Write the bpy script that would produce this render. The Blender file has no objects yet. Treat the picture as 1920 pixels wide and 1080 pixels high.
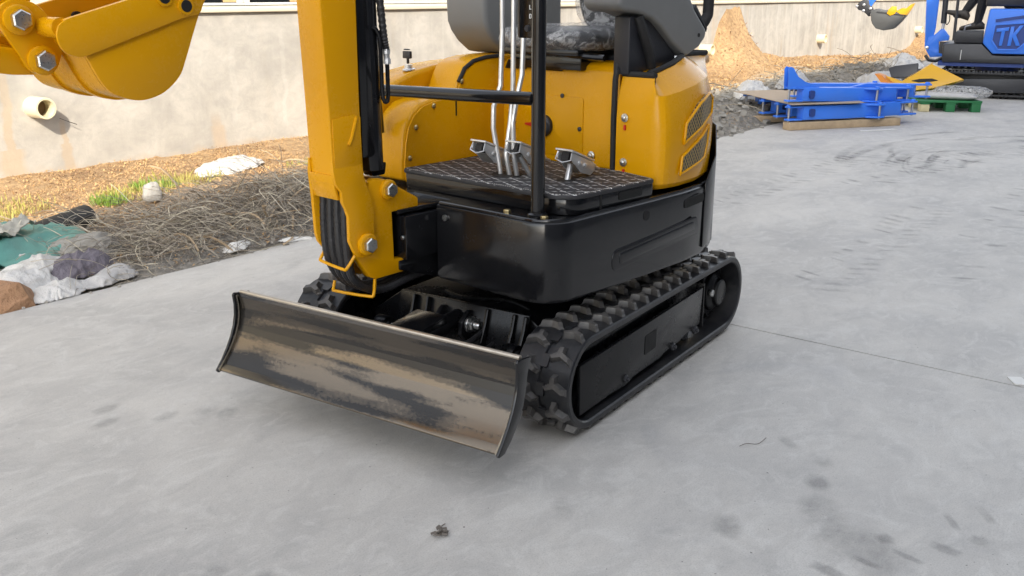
import bpy, bmesh, math, random
from mathutils import Vector, Matrix, noise, Quaternion
random.seed(7)
PI = math.pi
R = math.radians
S = bpy.context.scene
COL = S.collection

# ------------------------------------------------------------------ camera, sky, sun, exposure
cam_d = bpy.data.cameras.new('camera')
cam = bpy.data.objects.new('camera', cam_d); COL.objects.link(cam)
cam_d.sensor_width = 36.0; cam_d.lens = 36.0*1830/1920
cam_d.clip_start = 0.05; cam_d.clip_end = 2000
cam.location = (2.515, 1.592, 1.09)
_r = Vector((-0.555, 0.832, 0.0)).normalized()
_f = Vector((-0.7965, -0.5313, -0.2888)).normalized()
_r = (_r - _f*_r.dot(_f)).normalized()
_u = _r.cross(_f)
cam.rotation_euler = Matrix((_r, _u, -_f)).transposed().to_euler()
S.camera = cam

SUN_TRAVEL = Vector((-1.073, -0.927, -0.80)).normalized()
world = bpy.data.worlds.new('World'); S.world = world; world.use_nodes = True
nt = world.node_tree; nt.nodes.clear()
sky = nt.nodes.new('ShaderNodeTexSky'); sky.sky_type = 'NISHITA'; sky.sun_disc = False
sky.sun_elevation = math.asin(-SUN_TRAVEL.z)
sky.sun_rotation = math.atan2(-SUN_TRAVEL.x, -SUN_TRAVEL.y)
sky.dust_density = 1.6; sky.air_density = 1.0; sky.ozone_density = 0.6
hs = nt.nodes.new('ShaderNodeHueSaturation'); hs.inputs['Saturation'].default_value = 0.30
bg = nt.nodes.new('ShaderNodeBackground'); bg.inputs['Strength'].default_value = 0.15
wo = nt.nodes.new('ShaderNodeOutputWorld')
nt.links.new(sky.outputs[0], hs.inputs['Color']); nt.links.new(hs.outputs[0], bg.inputs['Color']); nt.links.new(bg.outputs[0], wo.inputs['Surface'])
sl = bpy.data.lights.new('sun', 'SUN'); sl.energy = 2.0; sl.angle = R(0.5); sl.color = (1.0, 0.88, 0.71)
so = bpy.data.objects.new('sun', sl); COL.objects.link(so)
so.rotation_euler = SUN_TRAVEL.to_track_quat('-Z', 'Y').to_euler(); so.location = (10, 10, 12)
S.view_settings.view_transform = 'Standard'; S.view_settings.look = 'None'
S.view_settings.gamma = 1.0; S.view_settings.use_curve_mapping = False
S.view_settings.exposure = 1.60
S.render.engine = 'CYCLES'
S.cycles.max_bounces = 8

# ------------------------------------------------------------------ helpers
class MB:
    def __init__(s): s.v = []; s.f = []
    def add(s, vs, fs):
        o = len(s.v); s.v += [Vector(p) for p in vs]; s.f += [tuple(i+o for i in f) for f in fs]; return s
    def box(s, x0, x1, y0, y1, z0, z1):
        return s.add([(x0,y0,z0),(x1,y0,z0),(x1,y1,z0),(x0,y1,z0),(x0,y0,z1),(x1,y0,z1),(x1,y1,z1),(x0,y1,z1)],
                     [(3,2,1,0),(4,5,6,7),(0,1,5,4),(1,2,6,5),(2,3,7,6),(3,0,4,7)])
    def obox(s, c, size, m=None):
        hx, hy, hz = (d/2 for d in size); m = m or Matrix.Identity(3); c = Vector(c)
        vs = [c + m @ Vector(p) for p in [(-hx,-hy,-hz),(hx,-hy,-hz),(hx,hy,-hz),(-hx,hy,-hz),(-hx,-hy,hz),(hx,-hy,hz),(hx,hy,hz),(-hx,hy,hz)]]
        return s.add(vs, [(3,2,1,0),(4,5,6,7),(0,1,5,4),(1,2,6,5),(2,3,7,6),(3,0,4,7)])
    def beam(s, p0, p1, w, h, up=(0,0,1)):
        p0, p1 = Vector(p0), Vector(p1); d = (p1-p0); L = d.length; d.normalize()
        sd = d.cross(Vector(up)).normalized(); u = sd.cross(d)
        return s.obox((p0+p1)/2, (L, w, h), Matrix((d, sd, u)).transposed())
    def loft(s, rings, caps=True):
        n = len(rings[0]); vs = [p for r in rings for p in r]; fs = []
        for i in range(len(rings)-1):
            for j in range(n):
                k = (j+1) % n; fs.append((i*n+j, i*n+k, (i+1)*n+k, (i+1)*n+j))
        if caps: fs.append(tuple(range(n-1, -1, -1))); fs.append(tuple((len(rings)-1)*n+j for j in range(n)))
        return s.add(vs, fs)
    def prism(s, poly, ax, a, b):
        def P(q, t):
            q = list(q); q.insert(ax, t); return tuple(q)
        return s.loft([[P(q, a) for q in poly], [P(q, b) for q in poly]])
    def cyl(s, p0, p1, r0, r1=None, n=16):
        r1 = r0 if r1 is None else r1
        p0, p1 = Vector(p0), Vector(p1); d = (p1-p0).normalized()
        a = d.orthogonal().normalized(); b = d.cross(a)
        ring = lambda p, r: [p + (a*math.cos(2*PI*i/n) + b*math.sin(2*PI*i/n))*r for i in range(n)]
        return s.loft([ring(p0, r0), ring(p1, r1)])
    def rev(s, p0, d, prof, n=20):        # prof: (radius, distance along d)
        p0 = Vector(p0); d = Vector(d).normalized(); a = d.orthogonal().normalized(); b = d.cross(a)
        return s.loft([[p0 + d*h + (a*math.cos(2*PI*i/n)+b*math.sin(2*PI*i/n))*max(r, 1e-4) for i in range(n)] for r, h in prof])
    def tube(s, pts, r, n=8, caps=True):
        pts = [Vector(p) for p in pts]; rings = []; m = len(pts); a = None
        for i, p in enumerate(pts):
            d = (pts[min(i+1, m-1)] - pts[max(i-1, 0)]).normalized()
            if a is None: a = d.orthogonal().normalized()
            a = (a - d*a.dot(d)); a = a.normalized() if a.length > 1e-6 else d.orthogonal().normalized()
            b = d.cross(a); rr = r[i] if isinstance(r, (list, tuple)) else r
            rings.append([p + (a*math.cos(2*PI*j/n)+b*math.sin(2*PI*j/n))*rr for j in range(n)])
        return s.loft(rings, caps)
    def hexb(s, p, d, r, h):
        p = Vector(p); d = Vector(d).normalized(); a = d.orthogonal().normalized(); b = d.cross(a)
        rg = lambda q, k: [q + (a*math.cos(PI*i/3+.3)+b*math.sin(PI*i/3+.3))*k for i in range(6)]
        return s.loft([rg(p, r), rg(p+d*h*.8, r), rg(p+d*h, r*.86)])
    def build(s, name, mat, parent=None, xf=None, bevel=0, seg=2, ang=35, smooth=True):
        me = bpy.data.meshes.new(name)
        vs = [xf @ p for p in s.v] if xf is not None else s.v
        me.from_pydata([tuple(p) for p in vs], [], s.f)
        bm = bmesh.new(); bm.from_mesh(me)
        bmesh.ops.recalc_face_normals(bm, faces=bm.faces)
        if bevel:
            es = [e for e in bm.edges if len(e.link_faces) == 2 and e.calc_face_angle(0) > R(28)]
            bmesh.ops.bevel(bm, geom=es, offset=bevel, segments=seg, profile=.5, affect='EDGES', clamp_overlap=True)
        bm.to_mesh(me); bm.free()
        if smooth:
            me.shade_smooth(); me.set_sharp_from_angle(angle=R(ang))
        return link(name, me, mat, parent)

def link(name, me, mat, parent=None):
    if mat is not None and not me.materials: me.materials.append(mat)
    o = bpy.data.objects.new(name, me); COL.objects.link(o)
    if parent is not None: o.parent = parent
    return o
def dup(o, name, parent, m):
    c = bpy.data.objects.new(name, o.data if hasattr(o, 'data') else o); COL.objects.link(c); c.parent = parent; c.matrix_local = m; return c
def thing(name, label, cat, loc=(0,0,0), rz=0, group=None):
    o = bpy.data.objects.new(name, None); COL.objects.link(o); o.location = loc; o.rotation_euler = (0,0,rz); o.empty_display_size = .1
    return tag(o, label, cat, group)
def tag(o, label, cat, group=None):
    o['label'] = label; o['category'] = cat
    if group: o['group'] = group
    return o
def kind(o, k): o['kind'] = k; return o
def arc(cx, cy, r, a0, a1, n): return [(cx+r*math.cos(R(a0+(a1-a0)*i/n)), cy+r*math.sin(R(a0+(a1-a0)*i/n))) for i in range(n+1)]
def spline(pts, k=6):
    pts = [Vector(p) for p in pts]; out = []
    for i in range(len(pts)-1):
        p0 = pts[max(i-1,0)]; p1 = pts[i]; p2 = pts[i+1]; p3 = pts[min(i+2, len(pts)-1)]
        for j in range(k):
            t = j/k; out.append(.5*((2*p1)+(p2-p0)*t+(2*p0-5*p1+4*p2-p3)*t*t+(-p0+3*p1-3*p2+p3)*t**3))
    out.append(pts[-1]); return out
def fbm(p, o=4): return noise.fractal(Vector(p), 1.0, 2.0, o)
def round_poly(poly, rads, n=5):
    out = []; m = len(poly)
    for i in range(m):
        p = Vector(poly[i]).to_2d() if len(poly[i]) > 2 else Vector(poly[i]); a = Vector(poly[i-1]); b = Vector(poly[(i+1) % m])
        r = rads[i] if isinstance(rads, (list, tuple)) else rads
        if r <= 0: out.append(tuple(p)); continue
        da = (a-p); db = (b-p); k = min(r, da.length*.45, db.length*.45)
        q0 = p+da.normalized()*k; q1 = p+db.normalized()*k
        for j in range(n+1):
            t = j/n; out.append(tuple(q0*(1-t)**2+p*2*t*(1-t)+q1*t*t))
    return out

# ------------------------------------------------------------------ materials
def mk(name):
    m = bpy.data.materials.new(name); m.use_nodes = True; t = m.node_tree; t.nodes.clear()
    b = t.nodes.new('ShaderNodeBsdfPrincipled'); o = t.nodes.new('ShaderNodeOutputMaterial'); t.links.new(b.outputs[0], o.inputs[0])
    return m, t, b
def N(t, typ, **kw):
    n = t.nodes.new('ShaderNode'+typ)
    for k, v in kw.items():
        if k.startswith('i_'): n.inputs[k[2:].replace('_', ' ')].default_value = v
        else: setattr(n, k, v)
    return n
def coords(t, scale=(1,1,1), kind='Object'):
    c = N(t, 'TexCoord'); mp = N(t, 'Mapping'); mp.inputs['Scale'].default_value = scale
    t.links.new(c.outputs[kind], mp.inputs['Vector']); return mp.outputs[0]
def nz(t, vec, scale, detail=4, rough=.55, dist=0):
    n = N(t, 'TexNoise', i_Scale=scale, i_Detail=detail, i_Roughness=rough, i_Distortion=dist); t.links.new(vec, n.inputs['Vector']); return n.outputs['Fac']
def ramp(t, fac, stops):
    r = N(t, 'ValToRGB'); e = r.color_ramp.elements
    while len(e) < len(stops): e.new(.5)
    for k, (p, c) in enumerate(stops):
        e[k].position = p; e[k].color = (c, c, c, 1) if isinstance(c, (int, float)) else (*c, 1)
    t.links.new(fac, r.inputs[0]); return r.outputs[0]
def mix(t, fac, a, b, blend='MIX'):
    m = N(t, 'Mix', data_type='RGBA', blend_type=blend)
    for sock, v in ((m.inputs['Factor'], fac), (m.inputs['A'], a), (m.inputs['B'], b)):
        if isinstance(v, (int, float)): sock.default_value = v
        elif isinstance(v, tuple): sock.default_value = (*v, 1) if len(v) == 3 else v
        else: t.links.new(v, sock)
    # data_type RGBA: sockets named A/B appear several times, pick the colour ones
    return m.outputs['Result']
def mixc(t, fac, a, b, blend='MIX'):
    m = N(t, 'MixRGB', blend_type=blend)
    for i, v in enumerate((fac, a, b)):
        if isinstance(v, (int, float)): m.inputs[i].default_value = v if i == 0 else (v, v, v, 1)
        elif isinstance(v, tuple): m.inputs[i].default_value = (*v, 1)
        else: t.links.new(v, m.inputs[i])
    return m.outputs[0]
def mathn(t, op, a, b=0, c=None):
    m = N(t, 'Math', operation=op)
    for i, v in enumerate((a, b, c)):
        if v is None: continue
        if isinstance(v, (int, float)): m.inputs[i].default_value = v
        else: t.links.new(v, m.inputs[i])
    return m.outputs[0]
def bump(t, b, h, strength=.2, dist=.01):
    n = N(t, 'Bump', i_Strength=strength, i_Distance=dist); t.links.new(h, n.inputs['Height']); t.links.new(n.outputs[0], b.inputs['Normal'])
def setc(t, b, col, key='Base Color'):
    if isinstance(col, tuple): b.inputs[key].default_value = (*col, 1)
    else: t.links.new(col, b.inputs[key])

def paint(name, col, rough=.3, coat=.3, dust=.12, dustc=(.36,.33,.28), orange=.05, spec=.3):
    m, t, b = mk(name); v = coords(t)
    a = nz(t, v, 7, 5, .6); d = ramp(t, a, [(.42, 0), (.72, 1)])
    fine = nz(t, v, 160, 3, .7); d2 = mathn(t, 'MULTIPLY', d, ramp(t, fine, [(.35, .3), (.7, 1)]))
    var = mixc(t, nz(t, v, 2.3, 2), tuple(c*.9 for c in col), tuple(min(1, c*1.06) for c in col))
    setc(t, b, mixc(t, mathn(t, 'MULTIPLY', d2, dust), var, dustc))
    t.links.new(mathn(t, 'MULTIPLY_ADD', d2, .25, rough), b.inputs['Roughness'])
    b.inputs['Coat Weight'].default_value = coat; b.inputs['Coat Roughness'].default_value = .08; b.inputs['Specular IOR Level'].default_value = spec
    bump(t, b, nz(t, v, 55, 2), orange, .002)
    return m
def simple(name, col, rough=.5, metal=0, var=.15, scale=12, bmp=.1, bscale=60, bdist=.003):
    m, t, b = mk(name); v = coords(t)
    setc(t, b, mixc(t, nz(t, v, scale, 5, .6), tuple(c*(1-var) for c in col), tuple(min(1, c*(1+var)) for c in col)))
    t.links.new(mathn(t, 'MULTIPLY_ADD', nz(t, v, scale*3, 3), .2, rough-.1), b.inputs['Roughness']); b.inputs['Metallic'].default_value = metal
    if bmp: bump(t, b, nz(t, v, bscale, 4, .6), bmp, bdist)
    return m

M = {}
M['yellow'] = paint('yellow_paint', (.70, .330, .0010), .21, .04, .025, spec=.28)
M['black'] = paint('black_gloss_paint', (.0075, .0078, .0092), .11, .12, .015, (.12,.115,.11), .03, .5)
M['chassis'] = paint('black_chassis_paint', (.006, .0063, .0075), .24, .0, .03, (.10,.095,.09), .05, .35)
def metal(name, col, rough, m_=1.0):
    m, t, b = mk(name); v = coords(t); b.inputs['Metallic'].default_value = m_
    setc(t, b, mixc(t, nz(t, v, 22, 3), tuple(c*.88 for c in col), col)); t.links.new(mathn(t, 'MULTIPLY_ADD', nz(t, v, 35, 3), .12, rough-.06), b.inputs['Roughness']); return m
M['zinc'] = simple('zinc_bolt', (.62, .63, .62), .30, 1.0, .2, 90, .3, 140, .002)
M['chrome'] = metal('plated_steel', (.74, .74, .74), .30, .75)
M['plate'] = metal('galvanised_pedal', (.60, .61, .62), .42, .65)
M['rod'] = metal('lever_rod', (.66, .67, .68), .32, .8)
M['hose'] = simple('hydraulic_hose', (.018, .018, .020), .45, 0, .3, 60, .6, 120, .004)
M['foam'] = simple('black_rubber_seal', (.012, .012, .013), .7, 0, .3, 40)
M['grey'] = simple('grey_plastic', (.17, .175, .175), .48, 0, .05, 8, .25, 500, .0015)
M['seat'] = simple('black_vinyl', (.020, .021, .026), .42, 0, .2, 20, .3, 260, .002)
M['dark'] = simple('dark_inside', (.006, .006, .006), .7, 0, .2)
M['red'] = simple('red_paint', (.55, .02, .012), .4)
M['white_print'] = simple('white_print', (.75, .75, .73), .5)
M['brass'] = simple('brass_bolt', (.62, .50, .26), .35, 1.0)

def rubber(name, base, dust):
    m, t, b = mk(name); v = coords(t)
    k = ramp(t, nz(t, v, 16, 6, .65), [(.40, 0), (.68, 1)])
    setc(t, b, mixc(t, mathn(t, 'MULTIPLY', k, dust), base, (.22, .205, .185)))
    b.inputs['Roughness'].default_value = .38
    bump(t, b, nz(t, v, 90, 4, .6), .25, .003); return m
M['rubber'] = rubber('track_rubber', (.012, .013, .016), .10)
M['lug'] = rubber('lug_rubber', (.034, .034, .036), .42)

# blade steel: tan and dark reflections painted into the colour, mixed with wear smears
m, t, b = mk('worn_steel_painted_reflections'); v = coords(t, (1, 1.6, 9)); v2 = coords(t, (6, 2.2, 90)); v3 = coords(t, (1,1,1))
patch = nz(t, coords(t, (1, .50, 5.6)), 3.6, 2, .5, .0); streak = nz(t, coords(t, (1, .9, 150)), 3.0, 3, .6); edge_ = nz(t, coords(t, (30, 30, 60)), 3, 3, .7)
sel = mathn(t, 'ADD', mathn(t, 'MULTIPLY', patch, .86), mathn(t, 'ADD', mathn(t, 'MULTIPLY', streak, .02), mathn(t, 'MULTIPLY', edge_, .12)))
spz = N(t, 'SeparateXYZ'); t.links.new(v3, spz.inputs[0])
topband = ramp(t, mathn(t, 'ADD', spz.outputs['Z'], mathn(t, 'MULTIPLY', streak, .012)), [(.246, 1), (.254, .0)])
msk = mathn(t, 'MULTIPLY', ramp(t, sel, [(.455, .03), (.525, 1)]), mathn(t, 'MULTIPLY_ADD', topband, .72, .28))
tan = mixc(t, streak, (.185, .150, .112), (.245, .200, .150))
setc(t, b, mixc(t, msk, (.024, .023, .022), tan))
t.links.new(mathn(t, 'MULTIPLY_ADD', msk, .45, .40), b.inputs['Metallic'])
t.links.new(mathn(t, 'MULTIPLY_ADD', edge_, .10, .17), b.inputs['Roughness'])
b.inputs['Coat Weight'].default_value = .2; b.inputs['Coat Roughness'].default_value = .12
bump(t, b, streak, .02, .0006); M['blade'] = m
M['edge'] = simple('bright_worn_steel', (.50, .45, .38), .35, .9, .3, 40)

# stitched floor mat: diamond quilting with dashed pale thread
m, t, b = mk('quilted_mat'); c = N(t, 'TexCoord'); sp = N(t, 'SeparateXYZ'); t.links.new(c.outputs['Object'], sp.inputs[0])
x, y = sp.outputs['X'], sp.outputs['Y']
def lines(expr, period, w):
    return mathn(t, 'LESS_THAN', mathn(t, 'ABSOLUTE', mathn(t, 'SUBTRACT', mathn(t, 'FRACT', mathn(t, 'DIVIDE', expr, period)), .5)), w/period/2)
def dash(expr, p): return mathn(t, 'GREATER_THAN', mathn(t, 'FRACT', mathn(t, 'DIVIDE', expr, p)), .38)
d1 = mathn(t, 'ADD', x, mathn(t, 'MULTIPLY', y, .62)); d2 = mathn(t, 'SUBTRACT', x, mathn(t, 'MULTIPLY', y, .62))
l1 = mathn(t, 'MULTIPLY', lines(d1, .052, .0046), dash(x, .011)); l2 = mathn(t, 'MULTIPLY', lines(d2, .052, .0046), dash(x, .011))
ge = N(t, 'NewGeometry'); sn = N(t, 'SeparateXYZ'); t.links.new(ge.outputs['Normal'], sn.inputs[0]); topm = mathn(t, 'GREATER_THAN', sn.outputs['Z'], .9)
st = mathn(t, 'MULTIPLY', mathn(t, 'MULTIPLY', mathn(t, 'MAXIMUM', l1, l2), topm), ramp(t, nz(t, c.outputs['Object'], 30, 2), [(.35, .3), (.6, 1)]))
setc(t, b, mixc(t, st, mixc(t, nz(t, c.outputs['Object'], 9, 4), (.026, .026, .028), (.044, .044, .048)), (.78, .77, .75)))
b.inputs['Roughness'].default_value = .62; b.inputs['Specular IOR Level'].default_value = .3
bump(t, b, nz(t, c.outputs['Object'], 25, 3), .3, .006); M['mat'] = m
M['thread'] = simple('pale_thread', (.40, .39, .37), .7)

# clear plastic film on the seat
m, t, b = mk('crumpled_clear_film'); v = coords(t)
b.inputs['Base Color'].default_value = (.80, .80, .80, 1); b.inputs['Roughness'].default_value = .16
tr = N(t, 'BsdfTransparent'); mx = N(t, 'MixShader'); o = [n for n in t.nodes if n.type == 'OUTPUT_MATERIAL'][0]
wr = nz(t, v, 26, 5, .7, 1.2); t.links.new(ramp(t, wr, [(.40, .06), (.62, .55)]), mx.inputs[0])
t.links.new(tr.outputs[0], mx.inputs[1]); t.links.new(b.outputs[0], mx.inputs[2]); t.links.new(mx.outputs[0], o.inputs[0])
bump(t, b, wr, .9, .02); M['film'] = m

# expanded metal grille: real holes are too fine to model one by one at this size
m, t, b = mk('grille_mesh'); c = N(t, 'TexCoord'); sp = N(t, 'SeparateXYZ'); t.links.new(c.outputs['Object'], sp.inputs[0])
gx = mathn(t, 'ADD', sp.outputs['X'], mathn(t, 'MULTIPLY', sp.outputs['Y'], -.35)); gz = sp.outputs['Z']
g1 = mathn(t, 'ADD', gx, mathn(t, 'MULTIPLY', gz, .8)); g2 = mathn(t, 'SUBTRACT', gx, mathn(t, 'MULTIPLY', gz, .8))
def tri(e, p, w): return mathn(t, 'LESS_THAN', mathn(t, 'ABSOLUTE', mathn(t, 'SUBTRACT', mathn(t, 'FRACT', mathn(t, 'DIVIDE', e, p)), .5)), w)
gm = mathn(t, 'MAXIMUM', tri(g1, .0150, .12), tri(g2, .0150, .12))
setc(t, b, mixc(t, gm, (.012, .008, .004), (.42, .29, .09))); b.inputs['Roughness'].default_value = .4
bump(t, b, gm, .6, .003); M['grille'] = m

# concrete paving
m, t, b = mk('concrete_paving'); v = coords(t); vs = coords(t, (.8, 1.2, 1))
big = nz(t, vs, .9, 5, .6, .4); mid = nz(t, vs, 3.2, 6, .62, .8); fin = nz(t, v, 55, 5, .7); streak = nz(t, coords(t, (1.3, 2.0, 1)), 3.0, 7, .68, 1.8)
c0 = mixc(t, ramp(t, big, [(.34, 0), (.66, 1)]), (.47, .456, .432), (.625, .60, .555))
c1 = mixc(t, ramp(t, mid, [(.34, 0), (.56, 1)]), mixc(t, .72, (.25, .248, .25), c0), c0)
c2 = mixc(t, ramp(t, streak, [(.32, 0), (.50, 1)]), mixc(t, .80, (.24, .235, .23), c1), c1)
cloud = nz(t, coords(t, (1, 1.4, 1)), 6.5, 7, .70, 1.6)
c2b = mixc(t, ramp(t, cloud, [(.49, 0), (.64, .55)]), c2, (.64, .625, .59))
c3 = mixc(t, ramp(t, nz(t, v, 1.6, 3, .5, 1.5), [(.60, 0), (.76, .45)]), c2b, (.33, .33, .34))
spk = ramp(t, nz(t, v, 95, 2, .4), [(.225, 1), (.245, 0)])
c4 = mixc(t, mathn(t, 'MULTIPLY', spk, .7), mixc(t, ramp(t, fin, [(.3, 0), (.7, 1)]), mixc(t, .86, (.22,.22,.22), c3), c3), (.07, .065, .06))
gr_ = nz(t, v, 260, 3, .75); c4 = mixc(t, ramp(t, gr_, [(.32, .32), (.52, 0)]), c4, (.16, .155, .15)); hair = ramp(t, nz(t, coords(t, (.5, 14, 1)), 3.0, 4, .7, 1.0), [(.62, 0), (.74, .05)]); c4 = mixc(t, hair, c4, (.70, .69, .66))
setc(t, b, c4); t.links.new(mathn(t, 'MULTIPLY_ADD', mid, .2, .56), b.inputs['Roughness'])
hh = mathn(t, 'ADD', mathn(t, 'MULTIPLY', mid, .6), mathn(t, 'MULTIPLY', fin, .25)); bump(t, b, hh, .16, .012); M['concrete'] = m

# dusty tread prints: thin films of dark dust
def dustfilm(name, col, amt, sc=30):
    m, t, b = mk(name); v = coords(t); setc(t, b, col); b.inputs['Roughness'].default_value = .85
    tr = N(t, 'BsdfTransparent'); mx = N(t, 'MixShader'); o = [n for n in t.nodes if n.type == 'OUTPUT_MATERIAL'][0]
    at = N(t, 'Attribute', attribute_name='fade'); t.links.new(mathn(t, 'MULTIPLY', mathn(t, 'MULTIPLY', ramp(t, nz(t, v, sc, 5, .7), [(.36, 0), (.62, 1)]), ramp(t, at.outputs['Fac'], [(.0, 0), (.55, 1)])), amt), mx.inputs[0])
    t.links.new(tr.outputs[0], mx.inputs[1]); t.links.new(b.outputs[0], mx.inputs[2]); t.links.new(mx.outputs[0], o.inputs[0]); return m
M['print'] = dustfilm('tread_dust', (.17, .17, .175), .30, 4)
M['print2'] = dustfilm('footprint_dust', (.22, .22, .225), .26, 6)

# rendered wall with run marks and brown drain stains (object x = minus distance along wall)
m, t, b = mk('cement_render'); v = coords(t); sp = N(t, 'SeparateXYZ'); t.links.new(v, sp.inputs[0])
blot = nz(t, v, 2.6, 6, .62, .5); run = nz(t, coords(t, (7, 1, .35)), 2.4, 4, .6); runb = nz(t, coords(t, (2.6, 1, .25)), 2.0, 3, .6)
c0 = mixc(t, ramp(t, blot, [(.30, 0), (.64, 1)]), (.315, .305, .282), (.48, .46, .422))
c0 = mixc(t, ramp(t, nz(t, coords(t, (1, 1, 1.6)), 8, 7, .7, .8), [(.42, 0), (.66, .45)]), c0, (.30, .295, .285)); c0 = mixc(t, ramp(t, nz(t, v, 40, 4, .7), [(.60, 0), (.75, .3)]), c0, (.27, .26, .25))
far_ = ramp(t, mathn(t, 'MULTIPLY', sp.outputs['X'], -.1), [(.35, .10), (.75, .8)])
c1 = mixc(t, mathn(t, 'MULTIPLY', ramp(t, run, [(.48, 0), (.64, .8)]), far_), c0, (.50, .49, .465))
c2 = mixc(t, mathn(t, 'MULTIPLY', ramp(t, runb, [(.58, 0), (.70, .5)]), far_), c1, (.44, .35, .25))
wob = mathn(t, 'MULTIPLY', mathn(t, 'SUBTRACT', nz(t, coords(t, (.2, 1, 3)), 2.5, 3), .5), .10)
def stain(x0, w, zlo, zhi, col, amt, spread=0):
    global c2
    wz = mathn(t, 'ADD', w, mathn(t, 'MULTIPLY', mathn(t, 'LESS_THAN', sp.outputs['Z'], .22), spread))
    d = mathn(t, 'DIVIDE', mathn(t, 'ABSOLUTE', mathn(t, 'SUBTRACT', mathn(t, 'ADD', sp.outputs['X'], wob), x0)), wz)
    k = mathn(t, 'MULTIPLY', ramp(t, d, [(.55, 1), (1.0, 0)]), mathn(t, 'MULTIPLY', ramp(t, sp.outputs['Z'], [(zlo, 0), (zlo+.04, 1)]), ramp(t, sp.outputs['Z'], [(zhi-.12, 1), (zhi, 0)])))
    c2 = mixc(t, mathn(t, 'MULTIPLY', k, mathn(t, 'MULTIPLY_ADD', blot, .8, amt-.4)), c2, col)
stain(-1.20, .035, -.2, .75, (.43, .34, .235), .6, .055); stain(-1.53, .022, -.2, .42, (.42, .33, .23), .6, .02); stain(-2.62, .05, -.1, .32, (.43, .33, .23), .6, .02)
stain(-2.78, .030, .2, .85, (.55, .54, .51), .16); stain(-3.22, .022, .15, .9, (.55, .54, .51), .2); stain(-5.9, .10, .1, .95, (.52, .51, .48), .8); stain(-9.7, .20, -.1, .5, (.42, .31, .20), .8)
low = ramp(t, mathn(t, 'ADD', sp.outputs['Z'], mathn(t, 'MULTIPLY', nz(t, v, 5, 4), .25)), [(.10, .75), (.22, 0)])
c3 = mixc(t, low, c2, (.42, .31, .20))
setc(t, b, c3); b.inputs['Roughness'].default_value = .9; bump(t, b, nz(t, v, 22, 6, .65), .25, .012); M['render'] = m
M['ledge'] = simple('cream_ledge', (.56, .52, .42), .6, 0, .1, 6)
M['upperwall'] = simple('cream_wall', (.55, .50, .40), .8, 0, .1, 4)
M['frame'] = simple('white_window_frame', (.60, .61, .60), .45, 0, .06, 10)
M['blind'] = simple('cream_blind', (.60, .54, .40), .7, 0, .1, 14)
M['straw_blind'] = simple('tan_straw_curtain', (.50, .34, .16), .8, 0, .35, 40)
M['roofsheet'] = simple('roof_sheet', (.30, .31, .33), .5, .2, .1, 3)
m, t, b = mk('window_glass'); b.inputs['Base Color'].default_value = (.010, .012, .014, 1); b.inputs['Roughness'].default_value = .05
bump(t, b, nz(t, coords(t), 2, 1), .05, .01); M['glass'] = m
M['pvc'] = simple('cream_pvc_pipe', (.66, .60, .42), .38, 0, .08, 12)
M['pipe_mud'] = simple('mud_inside_pipe', (.16, .105, .06), .8, 0, .3, 20)

# soils
m, t, b = mk('dry_soil'); v = coords(t)
big = nz(t, v, 1.1, 6, .62, .4); fin = nz(t, v, 26, 6, .72)
att = N(t, 'Attribute', attribute_name='grey')
c0 = mixc(t, ramp(t, big, [(.32, 0), (.66, 1)]), (.42, .275, .145), (.62, .43, .235))
c1 = mixc(t, ramp(t, fin, [(.30, 0), (.62, 1)]), (.27, .17, .09), c0)
g0 = mixc(t, ramp(t, fin, [(.30, 0), (.66, 1)]), (.15, .14, .125), (.37, .35, .31))
setc(t, b, mixc(t, att.outputs['Fac'], c1, g0)); b.inputs['Roughness'].default_value = .95
bump(t, b, mathn(t, 'ADD', fin, nz(t, v, 90, 4, .7)), .7, .03); M['soil'] = m
M['ground'] = simple('bare_ground', (.26, .21, .15), .95, 0, .25, .6)
M['leaf'] = simple('dry_leaf_litter', (.54, .35, .17), .85, 0, .45, 5, 0)
M['leafd'] = simple('dark_leaf_litter', (.24, .145, .08), .85, 0, .4, 5, 0)
M['grass'] = simple('fresh_grass', (.16, .26, .035), .6, 0, .3, 6, 0)
M['grass2'] = simple('yellowing_grass', (.36, .33, .09), .7, 0, .3, 6, 0)
M['straw'] = simple('grey_straw', (.34, .30, .24), .8, 0, .35, 7, 0)
M['straw2'] = simple('dark_twigs', (.16, .14, .12), .85, 0, .35, 7, 0)
M['straw3'] = simple('pale_straw', (.48, .43, .33), .8, 0, .25, 7, 0)
M['rubble'] = simple('grey_rubble', (.30, .285, .255), .9, 0, .4, 14, .4, 60, .01)
M['bag'] = simple('white_plastic_bag', (.58, .57, .55), .42, 0, .14, 10, .6, 30, .02)
M['bagclear'] = simple('greyish_plastic_bag', (.46, .45, .44), .4, 0, .2, 14, .5, 50, .015)
M['cloth'] = simple('mauve_grey_cloth', (.15, .135, .16), .85, 0, .4, 16, .8, 60, .012)
M['tarp'] = simple('teal_sheet', (.10, .27, .235), .5, 0, .25, 9, .3, 30, .01)
M['tarpback'] = simple('pale_sheet_back', (.44, .42, .36), .6, 0, .15, 9)
M['brick'] = simple('weathered_terracotta', (.32, .185, .105), .9, 0, .6, 26, .9, 45, .015)
M['stone'] = simple('grey_stone', (.36, .35, .33), .85, 0, .3, 16, .6, 30, .015)
M['blackpipe'] = simple('dull_black_plastic', (.028, .027, .026), .6, 0, .3, 12)
M['paper'] = simple('white_scrap', (.70, .69, .66), .6, 0, .1, 20)
M['wood'] = simple('sawn_timber', (.42, .315, .20), .75, 0, .3, 18, .4, 40, .006)
M['card'] = simple('brown_cardboard', (.42, .335, .25), .8, 0, .12, 8)
M['blue'] = paint('blue_paint', (.045, .20, .80), .32, .12, .08)
M['blue_in'] = simple('dark_blue_steel', (.02, .05, .22), .5)
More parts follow.
